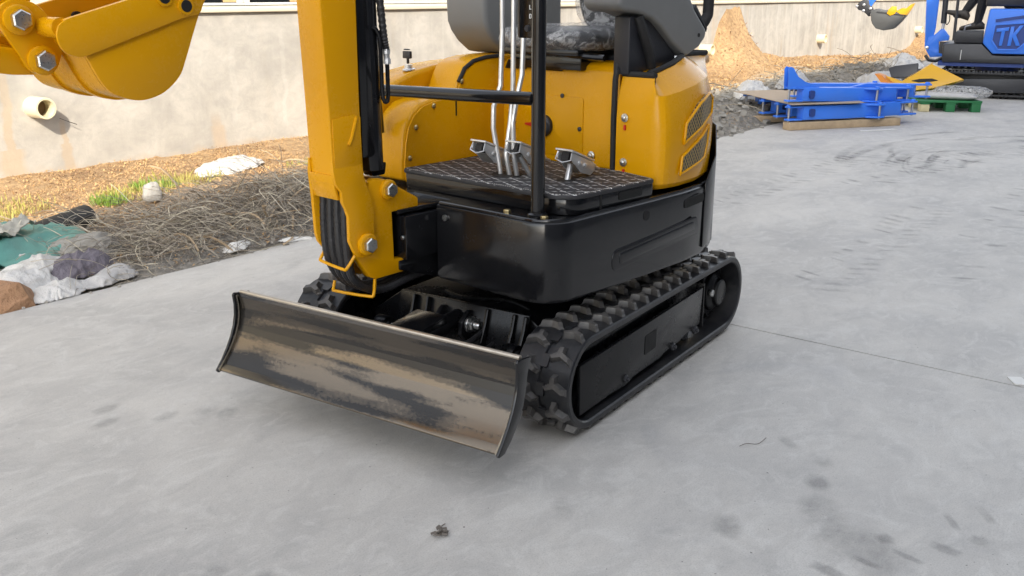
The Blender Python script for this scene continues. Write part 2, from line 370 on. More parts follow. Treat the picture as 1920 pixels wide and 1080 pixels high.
M['greenwood'] = simple('green_painted_wood', (.02, .16, .055), .6, 0, .3, 12)
M['rawwood'] = simple('pale_raw_wood', (.62, .55, .33), .7, 0, .2, 16)
M['orange'] = simple('orange_inside', (.60, .20, .012), .4)
M['yellow2'] = paint('yellow_panel_paint', (.66, .36, .012), .30, .3, .06)
M['charcoal'] = simple('charcoal_paint', (.030, .031, .036), .4, 0, .1)
M['steelpin'] = simple('steel_pin', (.45, .46, .48), .35, .9)
M['trouser'] = simple('black_trousers', (.012, .012, .014), .85, 0, .2, 30, .4, 150, .003)
M['shoe'] = simple('dark_brown_shoe', (.035, .028, .022), .55)
M['skin'] = simple('skin', (.45, .27, .18), .5, 0, .08, 20)
M['jacket'] = simple('dark_jacket', (.02, .022, .03), .85)
M['hair'] = simple('black_hair', (.01, .009, .008), .6)
M['cladding'] = simple('factory_cladding', (.13, .135, .15), .55, .1, .06, 2)
M['door'] = simple('factory_door', (.05, .06, .08), .5, .1, .08, 2)

# ------------------------------------------------------------------ setting (site frame: x = minus distance along the wall, y = 0 at paving edge, + towards machine)
SO = Vector((0.782, -1.754, 0)); SR = math.atan2(-.0733, 1)
SITE = Matrix.Translation(SO) @ Matrix.Rotation(SR, 4, 'Z')
def site(o): o.location = SO; o.rotation_euler = (0, 0, SR); return o
def P3(s, n, z=0): return (-s, n, z)
def wpt(s, n, z=0): return SITE @ Vector((-s, n, z))

g = MB().add([(-300,-300,-.14),(300,-300,-.14),(300,300,-.14),(-300,300,-.14)], [(0,1,2,3)]).build('ground', M['ground'], smooth=False); kind(g, 'structure')

# concrete paving: bedding sheet plus slabs with open joints
pv = MB().box(-40, 14, .005, 30, -.13, -.03).build('concrete_pavement', M['concrete'], smooth=False); site(pv); kind(pv, 'structure')
js = [-14, -7.5, 1.49, 12.5, 21.5, 40]; jn = [0, 4.7, 9.4, 30]
for i in range(len(js)-1):
    for j in range(len(jn)-1):
        a, c = js[i]+.0035, js[i+1]-.0035; lo, hi = jn[j]+.0035, jn[j+1]-.0035
        mb = MB()
        if j == 0:      # slightly ragged outer edge along the dirt
            k = 260; pts = [(-(a+(c-a)*q/k), .012+.016*noise.noise(Vector((a+(c-a)*q/k*1.0, 3.1, 0))*3)) for q in range(k+1)]
            poly = pts + [(-c, hi), (-a, hi)]
        else: poly = [(-a, lo), (-c, lo), (-c, hi), (-a, hi)]
        mb.prism(poly, 2, -.10, 0.0).build('slab', M['concrete'], pv, bevel=0, smooth=False)

# dirt strip between paving and wall
def gauss(x, m, s): return math.exp(-((x-m)/s)**2)
def pileh(s, n):
    # brush pile on the left by the paving, grey rubble bank on the right
    a = .0
    if -1.25 < n < .0:
        e = math.sin(PI*min(1, max(0, (n+1.25)/1.25)))
        a += .085*e*gauss(s, 1.75, .75) + .05*e*gauss(s, .75, .4) + .10*e*(1-gauss(s, 0, 5.0))*(1 if s > 4 else 0)
    return a
def soilh(s, n):
    z = .015 + .02*fbm((s*1.1, n*1.3, 0)) + .012*fbm((s*6, n*6, 2), 3)
    z += .05*(1-min(1, abs(n)/1.0))*0
    w = math.exp(-(n+2.3)/.55)
    z += w*((.70+.25*fbm((s*2.5,n*2.5,7),3))*gauss(s, 10.50+.2*fbm((n*3,s,1),2), .46)*math.exp(-(n+2.3)/.35)+.26*gauss(s, 10.9, 1.5)+.10*gauss(s, 13.6, 1.6)+.30*gauss(s, 18.9, .6)+.05)
    if n < -.02 and n > -1.6:
        e = math.sin(PI*min(1, max(0, (n+1.6)/1.58)))
        bank = .19*max(0, min(1, (s-4.6)/1.5))*max(0, min(1, (15-s)/2.5))
        bank *= .75+.5*fbm((s*.9, n*.9, 5), 3)
        z += e*bank + e*.07*gauss(s, 1.9, .8)
    if n > -.12: z = min(z, -.02+(-n)*.25)
    return z
def soilgrey(s, n):
    g = max(0, min(1, (n+1.45+.25*fbm((s*1.3, n, 9), 3)+.25*(s > 5))/.4))
    return g*(.95 if s > 4 else .55+.4*max(0, min(1, (n+.6)/.4)))
def grid(name, s0, s1, ds, n0, n1, dn, hf, mat):
    ns = int((s1-s0)/ds); nn = int((n1-n0)/dn); vs = []; fs = []; gr = []
    for i in range(ns+1):
        for j in range(nn+1):
            s_, n_ = s0+(s1-s0)*i/ns, n0+(n1-n0)*j/nn
            vs.append(P3(s_, n_, hf(s_, n_))); gr.append(soilgrey(s_, n_))
    for i in range(ns):
        for j in range(nn):
            a = i*(nn+1)+j; fs.append((a, a+1, a+nn+2, a+nn+1))
    me = bpy.data.meshes.new(name); me.from_pydata(vs, [], fs); me.shade_smooth()
    at = me.attributes.new('grey', 'FLOAT', 'POINT'); at.data.foreach_set('value', gr)
    return kind(site(link(name, me, mat)), 'structure')
grid('dirt_verge', -3.5, 24, .05, -2.36, .05, .04, soilh, M['soil'])

# low building: rendered plinth wall, ledge, windows, upper wall, roof
lb = thing('low_building', 'low cream building on a stained grey cement wall behind the dirt verge', 'building', SO, SR)
mb = MB()
nx, nz_ = 220, 16
WL0, WL1 = -8.0, 34.0
vs = []; fs = []
for i in range(nx+1):
    for j in range(nz_+1):
        s_ = WL0+(WL1-WL0)*i/nx; z_ = -.3+(.962+.3)*j/nz_
        vs.append(P3(s_, -2.30+.006*fbm((s_*1.2, z_*2, 0), 3), z_))
for i in range(nx):
    for j in range(nz_):
        a = i*(nz_+1)+j; fs.append((a, a+nz_+1, a+nz_+2, a+1))
mb.add(vs, fs); mb.box(-WL1, -WL0, -2.62, -2.32, -.3, .958)
mb.build('plinth_wall', M['render'], lb)
mb = MB(); mb.prism([(-2.62,.958),(-2.276,.966),(-2.270,.972),(-2.270,.995),(-2.285,1.0),(-2.285,1.008),(-2.62,1.012)], 0, -WL1, -WL0); mb.build('ledge', M['ledge'], lb, bevel=.003)
for k in range(34):     # window bays
    s0 = -4.9+k*1.12; s1 = s0+1.12
    if s1 > 33: break
    mb = MB(); fw = .045; z0, z1 = 1.014, 2.05; y0, y1 = -2.40, -2.325
    mb.box(-s1+.002, -s0-.002, y0, y1, z0, z0+.016); mb.box(-s1+.002, -s0-.002, y0, y1, z1-.045, z1)
    for q in (s0+.002, (s0+s1)/2-fw/2, s1-fw-.002): mb.box(-q-fw, -q, y0+.003, y1-.003, z0+.016, z1-.045)
    w = mb.build('window', M['frame'], lb, bevel=.004)
    for h_ in (0, 1):
        a = s0+fw+.002 + h_*(1.12/2-.02); c = a+1.12/2-fw-.028
        MB().box(-c, -a, y0+.030, y0+.036, z0+.017, z1-.046).build('pane', M['glass'] if 2.2 < a < 4.0 else M['blind'], w, smooth=False)
        if 2.2 < a < 4.0:
            MB().box(-c+.01, -c+.11, y0+.040, y0+.050, z0+.020, z1-.05).build('curtain', M['straw_blind'], w)
MB().box(-WL1, -WL0, -2.62, -2.33, 2.052, 2.6).build('upper_wall', M['upperwall'], lb)
MB().prism([(-2.1,2.60),(-2.1,2.66),(-7.5,3.1),(-7.5,2.95)], 0, -WL1-.3, -WL0+.3).build('roof', M['roofsheet'], lb)

# drain pipes through the wall
for k, (s_, L, lab) in enumerate([(1.355, .150, 'short cream plastic drain pipe in the wall below the yellow bucket'),
                               (9.72, .16, 'cream drain pipe in the wall just right of the black armrest'),
                               (13.55, .12, 'cream drain pipe in the wall above the blue boom arms'),
                               (18.5, .12, 'cream drain pipe in the wall beside the blue excavator boom')]):
    z_ = .455 if k == 0 else .43; r0 = .062 if k == 0 else .066
    p = thing('drain_pipe', lab, 'pipe', wpt(s_, -2.30, z_), SR, 'drain pipes along the wall')
    MB().rev((0,-.05,0), (0,1,0), [(r0,0),(r0,L+.045),(r0*.97,L+.05),(r0*.80,L+.05),(r0*.78,L+.045),(r0*.78,.06)], 28).build('pipe_wall', M['pvc'], p)
    MB().rev((0,-.01,0), (0,1,0), [(r0*.775,0),(r0*.775,L*.4),(r0*.3,L*.42)], 20).build('mud_plug', M['pipe_mud'], p)
mb = MB().tube([wpt(1.50,-2.292,.375), wpt(1.53,-2.25,.355), wpt(1.575,-2.24,.335)], .0022, 5)
tag(mb.build('wire', M['blackpipe']), 'thin bent wire sticking out of the wall beside the left drain pipe', 'wire')
# brown stain runs below pipes are part of the render; broken plinth foot on the left
for s0, s1, hh in [(1.62, 2.15, .055)]:
    k = 14; poly = [(-s0-(s1-s0)*q/k, .02+hh*(.75+.5*noise.noise(Vector((q*.9, 0, 0)))) ) for q in range(k+1)] + [(-s1, -.1), (-s0, -.1)]
    o = MB().prism(poly, 1, -2.296, -2.275).build('broken_render', M['soil'], lb)

# factory building behind the camera: its shade falls over the paving
fb = thing('factory_building', 'tall grey clad factory hall across the yard behind the camera', 'building', SO, SR)
EAVE = .8*8.15
MB().box(-45, 9.2, 7.2, 22, -.1, EAVE-.25).build('wall', M['cladding'], fb)
MB().prism([(7.05,EAVE-.247),(7.05,EAVE),(14.5,EAVE+1.3),(22.2,EAVE),(22.2,EAVE-.247)], 0, -45.3, 9.4).build('roof', M['roofsheet'], fb)
for x0 in (-24, -14, -4): MB().box(x0, x0+4, 7.12, 7.198, .0, 4.2).build('door', M['door'], fb, bevel=.01)

# ------------------------------------------------------------------ yellow mini excavator (world frame = its undercarriage: x forward, y its left, z up)
EX = thing('mini_excavator', 'yellow and black mini excavator with dozer blade in the foreground', 'excavator')
HX = Matrix.Rotation(R(-9), 4, 'Z')          # upper structure slewed nine degrees
BELT_R, XF, XR, ZC = .124, .468, -.448, .140
def path(u):
    L1 = XF-XR; Lc = PI*BELT_R; tot = 2*L1+2*Lc; d = (u % 1)*tot
    if d < L1: return Vector((XR+d, 0, ZC+BELT_R)), Vector((1,0,0)), Vector((0,0,1))
    d -= L1
    if d < Lc:
        a = PI/2-d/BELT_R; n = Vector((math.cos(a),0,math.sin(a))); return Vector((XF,0,ZC))+n*BELT_R, Vector((math.sin(a),0,-math.cos(a))), n
    d -= Lc
    if d < L1: return Vector((XF-d, 0, ZC-BELT_R)), Vector((-1,0,0)), Vector((0,0,-1))
    d -= L1
    a = -PI/2-d/BELT_R; n = Vector((math.cos(a),0,math.sin(a))); return Vector((XR,0,ZC))+n*BELT_R, Vector((math.sin(a),0,-math.cos(a))), n
NL = 36
def belt_mb():
    sec = [(-.080,-.004),(-.077,0),(-.009,0),(-.006,-.006),(.006,-.006),(.009,0),(.077,0),(.080,-.004),(.080,-.016),(.076,-.020),(-.076,-.020),(-.080,-.016)]
    mb = MB(); k = 216; rings = []
    for i in range(k):
        p, tn, n = path(i/k); rings.append([p+n*o+Vector((0,y,0)) for y, o in sec])
    n_ = len(sec); vs = [q for r in rings for q in r]; fs = []
    for i in range(k):
        for j in range(n_): fs.append((i*n_+j, i*n_+(j+1) % n_, ((i+1) % k)*n_+(j+1) % n_, ((i+1) % k)*n_+j))
    mb.add(vs, fs)
    for i in range(NL):          # raised bridge pads on the centre line and drive teeth inside
        p, tn, n = path((i+.25)/NL); m = Matrix((tn, Vector((0,1,0)), n)).transposed()
        mb.obox(p+n*.001, (.034, .022, .008), m); mb.obox(p-n*.026, (.022, .026, .016), m)
    return mb
LUG = [(.071,.021),(.044,.009),(.019,.018),(.011,.008),(.030,-.004),(.033,-.022),(.046,-.023),(.047,-.006),(.071,.006)]
def lug_mb(sgn):
    base = [(x, y*sgn) for y, x in LUG]; cx = sum(p[0] for p in base)/9; cy = sum(p[1] for p in base)/9
    sc = lambda k, z: [(cx+(x-cx)*k, max(-.0795, min(.0795, cy+(y-cy)*k)), z) for x, y in base]
    mb = MB(); mb.loft([sc(1.16, -.002), sc(1.10, .002), sc(1.02, .004), sc(.90, .0155), sc(.84, .0170)]); return mb
def lug_frames(): 
    for i in range(NL):
        for sgn, off in ((1, 0), (-1, .5)):
            p, tn, n = path((i+off)/NL); m = Matrix((tn, Vector((0,1,0)), n)).transposed().to_4x4(); m.translation = p; yield sgn, m
lug_me = {}
for sg in (1, -1):
    o = lug_mb(sg).build('lug', M['lug'], bevel=0, ang=30); lug_me[sg] = o.data; bpy.data.objects.remove(o)
belt_o = belt_mb().build('track', M['rubber'], EX, ang=30); belt_me = belt_o.data
def sprocket_mb(side):
    mb = MB(); teeth = []
    for i in range(22):
        a = 2*PI*i/22; r = .092 if i % 2 else .078; teeth += [(XR+r*math.cos(a-.07), ZC+r*math.sin(a-.07)), (XR+r*math.cos(a+.07), ZC+r*math.sin(a+.07))]
    mb.prism(teeth, 1, -.018, .018); s = side
    mb.rev((XR,0,ZC), (0,s,0), [(.066,.018),(.066,.03),(.060,.034),(.045,.040),(.045,.052),(.040,.056)], 24); return mb
def side_frame(side, root):
    """everything of one track except the belt, local to the track object"""
    s = side
    mb = MB(); mb.box(-.30, .44, -.030, .030, .095, .215); mb.box(-.24, .40, -.03, .036, .075, .094); mb.build('track_frame', M['chassis'], root, bevel=.006)
    pl = MB(); a, b = (.053, .065) if s > 0 else (-.065, -.053)
    pl.prism([(.507,.190),(-.268,.204),(-.255,.088),(-.20,.080),(-.16,.084),(-.10,.072),(.00,.070),(.03,.062),(.20,.060),(.25,.050),(.33,.054),(.505,.052)], 1, a, b); pl.build('cover_plate', M['chassis'], root, bevel=.003)
    w = MB(); a, b = (.0655, .0665) if s > 0 else (-.0665, -.0655); w.prism(round_poly([(.138,.161),(.066,.163),(.068,.108),(.139,.104)], .006, 3), 1, a, b); w.build('window_hole', M['dark'], root)
    for x in (.31, .253-.02, .10, -.055, -.205):
        r = MB().rev((x,-.04,.080), (0,1,0), [(.02,0),(.038,.002),(.038,.022),(.028,.026),(.028,.054),(.038,.058),(.038,.078),(.02,.08)], 16); ro = r.build('roller', M['chassis'], root)
    for x, z in ((.253,.071), (-.055,.071), (-.219,.076)):
        MB().rev((x, s*.060, z), (0,s,0), [(.0115,0),(.0115,.009),(.009,.011),(.006,.011),(.006,.016),(.003,.018)], 12).build('bolt', M['charcoal'], root)
    sprocket_mb(s).build('sprocket', M['chassis'], root, bevel=.002)
    MB().hexb((XR+.055, s*.038, ZC+.01), (0,s,0), .013, .012).build('bolt', M['zinc'], root)
    MB().rev((XF-.005,-.03,ZC), (0,1,0), [(.03,0),(.085,.004),(.097,.012),(.097,.048),(.085,.056),(.03,.06)], 28).build('idler', M['chassis'], root)
    MB().box(-.308, -.300, -.03, s*.055 if s > 0 else .03, .06, .208).build('flange', M['chassis'], root, bevel=.002)
def place_track(o, y, side, lugs=True):
    o.location.y = y
    if lugs:
        for sg, m in lug_frames(): dup(lug_me[sg], 'lug', o, m)
    side_frame(side, o)
place_track(belt_o, .395, 1)
tb = bpy.data.objects.new('track', belt_me); COL.objects.link(tb); tb.parent = EX
place_track(tb, -.395, -1)

# chassis between the tracks
mb = MB(); mb.prism([(-.34,.09),(-.34,.165),(-.22,.248),(.22,.248),(.34,.165),(.34,.09)], 0, -.36, .385); mb.build('chassis', M['chassis'], EX, bevel=.006)
mb = MB(); mb.prism([(.387,.252),(.397,.252),(.440,.09),(.430,.09)], 1, -.215, .235); mb.build('front_plate', M['chassis'], EX, bevel=.002)
MB().rev((0,0,.249), (0,0,1), [(.215,0),(.215,.03),(.200,.032),(.200,.060),(.225,.062),(.225,.082)], 48).build('slew_ring', M['chassis'], EX)
for y in (-.155, -.105, .105, .195, .232):
    g = MB(); g.prism([(.400,.250),(.412,.252),(.425,.21),(.448,.165),(.50,.14),(.505,.10),(.43,.10)], 1, y-.005, y+.005); g.build('gusset', M['chassis'], EX, bevel=.002)
for y in (-.225, .225):
    g = MB(); g.cyl((.47,y-.03,.155), (.47,y+.03,.155), .024, n=18); g.build('pivot_boss', M['chassis'], EX, bevel=.003)
    MB().hexb((.47, y+.031, .155), (0,1,0), .017, .018).build('bolt', M['zinc'], EX)
# weld bead along top plate
w = MB()
for i in range(70):
    y = -.10+.30*i/69; w.obox((.33+.02*math.sin(i*.1), y, .251), (.009, .0035, .005))
w.build('weld_bead', M['chassis'], EX, smooth=True)

# dozer blade
BP = [(.784,.300),(.792,.299),(.797,.292),(.794,.274),(.7925,.254),(.795,.232),(.8005,.211),(.8105,.188),(.8235,.166),(.8395,.144),(.858,.123),(.878,.103)]
back = [(x-.010, z-.002) for x, z in BP[2:]][::-1]
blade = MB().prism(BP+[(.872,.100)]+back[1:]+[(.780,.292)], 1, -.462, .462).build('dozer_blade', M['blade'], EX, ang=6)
for s in (-1, 1):
    a, b = (.4625, .4705) if s > 0 else (-.4705, -.4625)
    ep = [(.752,.296),(.808,.304),(.812,.298),(.809,.270),(.811,.240),(.818,.212),(.830,.184),(.847,.155),(.868,.126),(.890,.101),(.884,.094),(.862,.096),(.835,.118),(.806,.150),(.786,.184),(.775,.22),(.768,.262)]
    MB().prism(ep, 1, a, b).build('end_plate', M['black'], blade, bevel=.002)
    w = MB()
    for i in range(60):
        t_ = i/59*(len(BP)-3); k = min(int(t_), len(BP)-4); f_ = t_-k; x = BP[k+2][0]*(1-f_)+BP[k+3][0]*f_; z = BP[k+2][1]*(1-f_)+BP[k+3][1]*f_
        w.obox((x+.003, s*.4605, z+.001), (.006+.002*random.random(), .005, .006))
    w.build('weld_seam', M['edge'], blade)
MB().tube([(.786,-.461,.302),(.786,.461,.302)], .0062, 10).build('top_lip', M['edge'], blade)
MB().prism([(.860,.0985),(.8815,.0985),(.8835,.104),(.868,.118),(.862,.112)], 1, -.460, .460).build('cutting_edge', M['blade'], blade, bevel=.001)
MB().prism([(.775,.235),(.73,.225),(.715,.16),(.745,.125),(.81,.14),(.787,.185)], 1, -.33, .33).build('stiffener', M['chassis'], blade, bevel=.004)
for s in (-1, 1):
    MB().beam((.75, s*.15, .16), (.445, s*.225, .155), .028, .055).build('push_arm', M['chassis'], blade, bevel=.004)
    MB().cyl((.47, s*.225-.02, .155), (.47, s*.225+.02, .155), .035, n=20).build('arm_eye', M['chassis'], blade, bevel=.003)
    MB().tube([(.76, s*.30, .215), (.60, s*.245, .185), (.50, s*.225, .180)], .005, 6).build('brace_rod', M['chassis'], blade)
pl = MB(); m3 = Matrix.Rotation(R(6), 3, 'Y'); pl.obox((.61, -.03, .222), (.25, .105, .010), m3); pl.obox((.61, -.078, .200), (.25, .008, .045), m3); pl.obox((.61, .019, .200), (.25, .008, .045), m3); pl.build('cylinder_guard', M['black'], blade, bevel=.003)
c = MB().cyl((.40,0,.205), (.57,0,.198), .027, n=20); c.cyl((.57,0,.198), (.73,0,.19), .014, n=14); c.build('blade_cylinder', M['chassis'], EX)
for y in (-.045, .045): MB().prism([(.395,.235),(.42,.24),(.455,.215),(.46,.18),(.43,.15),(.395,.15)], 1, y-.007, y+.007).build('cylinder_ear', M['chassis'], EX, bevel=.003)
b = MB(); b.cyl((.425,.053,.203), (.425,.062,.203), .024, n=18); b.hexb((.425,.062,.203), (0,1,0), .0195, .014); b.cyl((.425,.074,.203), (.425,.092,.203), .0125, .010, 14); b.build('cylinder_pin', M['zinc'], EX, bevel=.001)
h = MB().tube(spline([(.40,.10,.20),(.44,.10,.185),(.50,.095,.175),(.56,.05,.165),(.60,.02,.17)]), .008, 8); h.build('hose', M['hose'], EX)
h = MB().tube(spline([(.40,.13,.16),(.47,.13,.15),(.54,.09,.14),(.60,.04,.15)]), .008, 8); h.build('hose', M['hose'], EX)

# ---- upper structure
def mir(half): return half + [(x, -y) for x, y in reversed(half) if abs(y) > 1e-6]
plan = [(.475,.065)] + [(.475,.37)] + arc(.385,.38,.09,0,90,8)[1:] + [(.20,.47),(.02,.47),(-.12,.468),(-.24,.455),(-.34,.424),(-.43,.365),(-.495,.28),(-.535,.16),(-.55,0)]
plan_full = plan + [(x, -y) for x, y in reversed(plan[:-1])]
plan_full[-1] = (.475, -.11); plan_full += [(.42,-.09),(.42,.05)]
def inset(poly, d):
    out = []; n = len(poly)
    for i in range(n):
        a = Vector(poly[i-1]); p = Vector(poly[i]); b = Vector(poly[(i+1) % n]); e1 = (p-a).normalized(); e2 = (b-p).normalized()
        nn = Vector((-(e1.y+e2.y), e1.x+e2.x)); nn = nn.normalized() if nn.length > 1e-6 else Vector((0,0)); out.append(tuple(p+nn*d))
    return out
def area(poly): return sum(poly[i-1][0]*poly[i][1]-poly[i][0]*poly[i-1][1] for i in range(len(poly)))
SG = 1 if area(plan_full) > 0 else -1
ring = lambda poly, d, z: [(x, y, z) for x, y in inset(poly, d*SG)]
mb = MB(); mb.loft([ring(plan_full, .018, .336), ring(plan_full, .005, .340), ring(plan_full, 0, .352), ring(plan_full, 0, .538), ring(plan_full, .002, .545), ring(plan_full, .008, .550)])
skirt = mb.build('skirt', M['black'], EX, HX, ang=32)
# raised rolled rim along the top, pressed panel, slots
rim = [(x, y, .5505) for x, y in inset(plan[:-4], .010*SG)]; MB().tube(rim, .0055, 8).build('rim', M['black'], skirt, HX)
mb = MB(); st = [(-.19,.452),(-.20,.462),(-.19,.474),(.235,.430)] ; 
pr = round_poly([(.225,.440),(-.185,.470),(-.195,.425),(-.19,.415),(.225,.382)], .024, 6); mb.prism(pr, 1, .469, .4716); mb.build('pressed_panel', M['black'], skirt, HX, bevel=.0013)
pr = round_poly([(.195,.428),(-.165,.456),(-.175,.428),(.195,.397)], .013, 6); MB().prism(pr, 1, .4705, .4729).build('pressed_panel', M['black'], skirt, HX, bevel=.0012)
MB().prism(round_poly([(-.115,.525),(-.215,.532),(-.215,.508),(-.115,.500)], .01, 4), 1, .462, .4708).build('slot', M['dark'], skirt, HX)
MB().cyl((.075,.460,.512), (.075,.4712,.512), .014, n=18).build('slot', M['dark'], skirt, HX)
MB().cyl((.476,.100,.515), (.481,.100,.515), .0085, n=14).build('bolt', M['zinc'], skirt, HX)
# black rear counterweight rising round the tail
cw = plan[9:]; cw = cw + [(x, -y) for x, y in reversed(cw[:-1])]
outer = inset(plan_full, -.004*SG); k0 = plan_full.index((-.24,.455)); seq = outer[k0:k0+13]; inn = [plan_full[i] for i in range(k0, k0+13)]
mb = MB(); vs = []; fs = []; n_ = len(seq)
for i in range(n_):
    e = min(i, n_-1-i); top = (.553, .625, .70, .72)[min(e, 3)]
    for (x, y), z in ((seq[i], .36), (seq[i], top), (inn[i], top), (inn[i], .36)): vs.append((x, y, z))
for i in range(n_-1):
    for j in range(4): fs.append((i*4+j, i*4+(j+1) % 4, (i+1)*4+(j+1) % 4, (i+1)*4+j))
fs += [(0,1,2,3), tuple((n_-1)*4+j for j in (3,2,1,0))]
MB().add(vs, fs).build('counterweight', M['black'], EX, HX, bevel=.004)

# floor box, mat
fl = round_poly([(.375,-.175),(.375,.445),(.02,.455),(-.02,.30),(-.02,-.175)], [.01,.07,.015,.01,.01], 7)
fb_ = MB(); fb_.prism(fl, 2, .5515, .592); floor = fb_.build('floor_box', M['black'], EX, HX, bevel=.002)
ml = round_poly([(.388,-.180),(.388,.452),(.025,.462),(-.015,.31),(-.015,-.180)], [.03,.08,.02,.01,.01], 8)
mo = MB().prism(ml, 2, .5925, .6045).build('floor_mat', M['mat'], EX, HX, bevel=.004)
ed = inset(ml, .009*SG) ; edge = MB(); L = [Vector((x, y, .6048)) for x, y in ed]; 
acc = []
for i in range(len(L)-1):
    seg_ = (L[i+1]-L[i]).length; k = max(1, int(seg_/.004))
    acc += [L[i].lerp(L[i+1], q/k) for q in range(k)]
for i in range(0, len(acc)-1, 2): edge.beam(acc[i], acc[i+1], .0020, .0014)
edge.build('stitching', M['thread'], mo, HX, smooth=False)
for x, w_ in ((.115, .10),): MB().prism(round_poly([(x+w_/2,.566),(x+w_/2,.587),(x-w_/2,.587),(x-w_/2,.566)], .009, 4), 1, .4505, .4575).build('slot', M['dark'], floor, HX @ Matrix.Rotation(R(-1.6), 4, 'Z'))
MB().box(.235, .243, .4515, .456, .552, .590).build('slot', M['dark'], floor, HX @ Matrix.Rotation(R(-1.6), 4, 'Z'))
for x, y in ((.425,.405),(.432,.285)): MB().hexb((x,y,.550), (0,0,1), .010, .008).build('bolt', M['brass'], skirt, HX)
MB().cyl((.252,.118,.6046), (.252,.118,.6056), .045, n=24).build('lever_boot', M['dark'], mo, HX)
MB().cyl((.205,.292,.6046), (.205,.292,.6056), .026, n=18).build('pedal_boot', M['dark'], mo, HX)

# post and hand rail
post = MB().tube([(.412,.372,.552),(.412,.371,1.55)], .0178, 20).build('post', M['black'], EX, HX)
MB().rev((.412,.372,.5505), (0,0,1), [(.026,0),(.026,.006),(.020,.010)], 20).build('foot_collar', M['black'], post, HX)
MB().tube(spline([(.418,.362,.843),(.42,.10,.836),(.42,-.18,.829),(.419,-.235,.827),(.408,-.262,.815),(.395,-.268,.78),(.39,-.268,.70)], 5), .0165, 16).build('hand_rail', M['black'], EX, HX)
pl = MB(); pl.prism(round_poly([(.283,.985),(.349,.985),(.349,1.30),(.283,1.30)], .008, 3), 0, .383, .391); pl.prism([(.283,.985),(.275,1.0),(.275,1.055),(.283,1.065)], 0, .375, .383); cp = pl.build('control_plate', M['black'], EX, HX, bevel=.001)
MB().rev((.391,.3165,1.0085), (1,0,0), [(.0085,0),(.0085,.003),(.006,.003),(.006,.006)], 18).build('bolt', M['charcoal'], cp, HX)
lt = MB()
def glyph(g_, y0, z0, k, mbx, xx):
    for y_a, y_b, z_a, z_b in g_: mbx.box(xx, xx+.0006, y0+y_a*k, y0+y_b*k, z0+z_a*k, z0+z_b*k)
glyph([(0,.18,0,1),(0,.6,-.0,.16),(.9,1.08,.3,1),(.9,1.08,-.1,.12)], .322, 1.053, .0105, lt, .3912)
glyph([(0,.16,0,1),(.16,.5,0,.14),(.16,.5,.86,1),(.5,.64,.1,.9),(.95,1.1,0,1),(1.1,1.3,0,.16)], .322, 1.032, .0105, lt, .3912)
lt.build('lettering', M['white_print'], cp, HX)

# three control levers with bent rods
for pts in ([(.234,.085,1.35),(.234,.084,1.073),(.233,.083,.99),(.240,.082,.847),(.266,.080,.791),(.268,.080,.733),(.257,.095,.62),(.255,.098,.58)],
            [(.228,.121,1.35),(.229,.121,1.018),(.231,.120,.835),(.242,.120,.748),(.261,.122,.662),(.252,.128,.60),(.25,.13,.58)],
            [(.222,.152,1.35),(.223,.151,.975),(.227,.150,.879),(.246,.150,.823),(.263,.149,.753),(.259,.149,.665),(.245,.149,.60),(.245,.15,.58)]):
    p = [Vector(pts[0])]
    for i in range(1, len(pts)-1):
        a, q, c_ = (Vector(pts[i-1]), Vector(pts[i]), Vector(pts[i+1])); p += [q.lerp(a, min(.35, .02/(q-a).length)), q, q.lerp(c_, min(.35, .02/(q-c_).length))]
    p.append(Vector(pts[-1])); MB().tube(p, .0073, 10).build('control_lever', M['rod'], EX, HX)
# folding foot pedals
def pedal(x, y, z, w, stem=None, k=1.0):
    d = Vector((-.93, 0, -.36)).normalized(); up = Vector((-.36, 0, .93)).normalized(); sd = Vector((0,1,0))
    m3 = Matrix((d, sd, up)).transposed(); o = Vector((x, y, z))
    mb = MB(); mb.obox(o+d*.045*k, (.105*k, w, .005), m3); p = mb.build('pedal', M['chrome'], EX, HX, bevel=.001)
    ch = MB()
    for s in (-1, 1):
        poly = [(0,-.004),(.100*k,-.004),(.115*k,-.022),(.10*k,-.042*k),(.055*k,-.045*k),(.02*k,-.03*k),(0,-.022*k)]
        r0 = [o+d*a+up*b_+sd*(s*(w/2-.006)-.002) for a, b_ in poly]; r1 = [o+d*a+up*b_+sd*(s*(w/2-.006)+.002) for a, b_ in poly]; ch.loft([r0, r1])
    ch.build('channel', M['plate'], p, HX, bevel=.0008)
    for a in (.040, .066): MB().rev(o+d*a*k+up*-.022+sd*(w/2-.004), sd, [(.0065,0),(.0065,.003),(.003,.005)], 12).build('rivet', M['chrome'], p, HX)
    MB().obox(o+d*.012+up*-.016, (.018, w*.42, .022), m3).build('rubber_block', M['foam'], p, HX)
    wr = MB().tube([o+up*-.004+sd*w*.40, o+d*-.002+up*-.026*k+sd*w*.46, o+d*-.001+up*-.034*k, o+up*-.026*k-sd*w*.46, o+up*-.004-sd*w*.40], .0022, 6); wr.build('wire_clip', M['chrome'], p, HX)
    MB().obox(o+d*.125*k+up*-.012, (.045*k, w*.55, .006), m3).build('toe_plate', M['chrome'], p, HX, bevel=.001)
    MB().rev(o+d*.112*k+up*-.012+sd*w*.3, sd, [(.006,0),(.006,.006),(.003,.008)], 10).build('bolt', M['zinc'], p, HX)
    if stem: MB().tube([Vector(stem), o+d*.035*k+up*-.03*k], .0085, 12).build('stem', M['rod'], p, HX)
pedal(.305, .062, .698, .058)
pedal(.262, .155, .700, .060, (.205,.165,.60))
pedal(.200, .285, .684, .060, (.200,.292,.60))

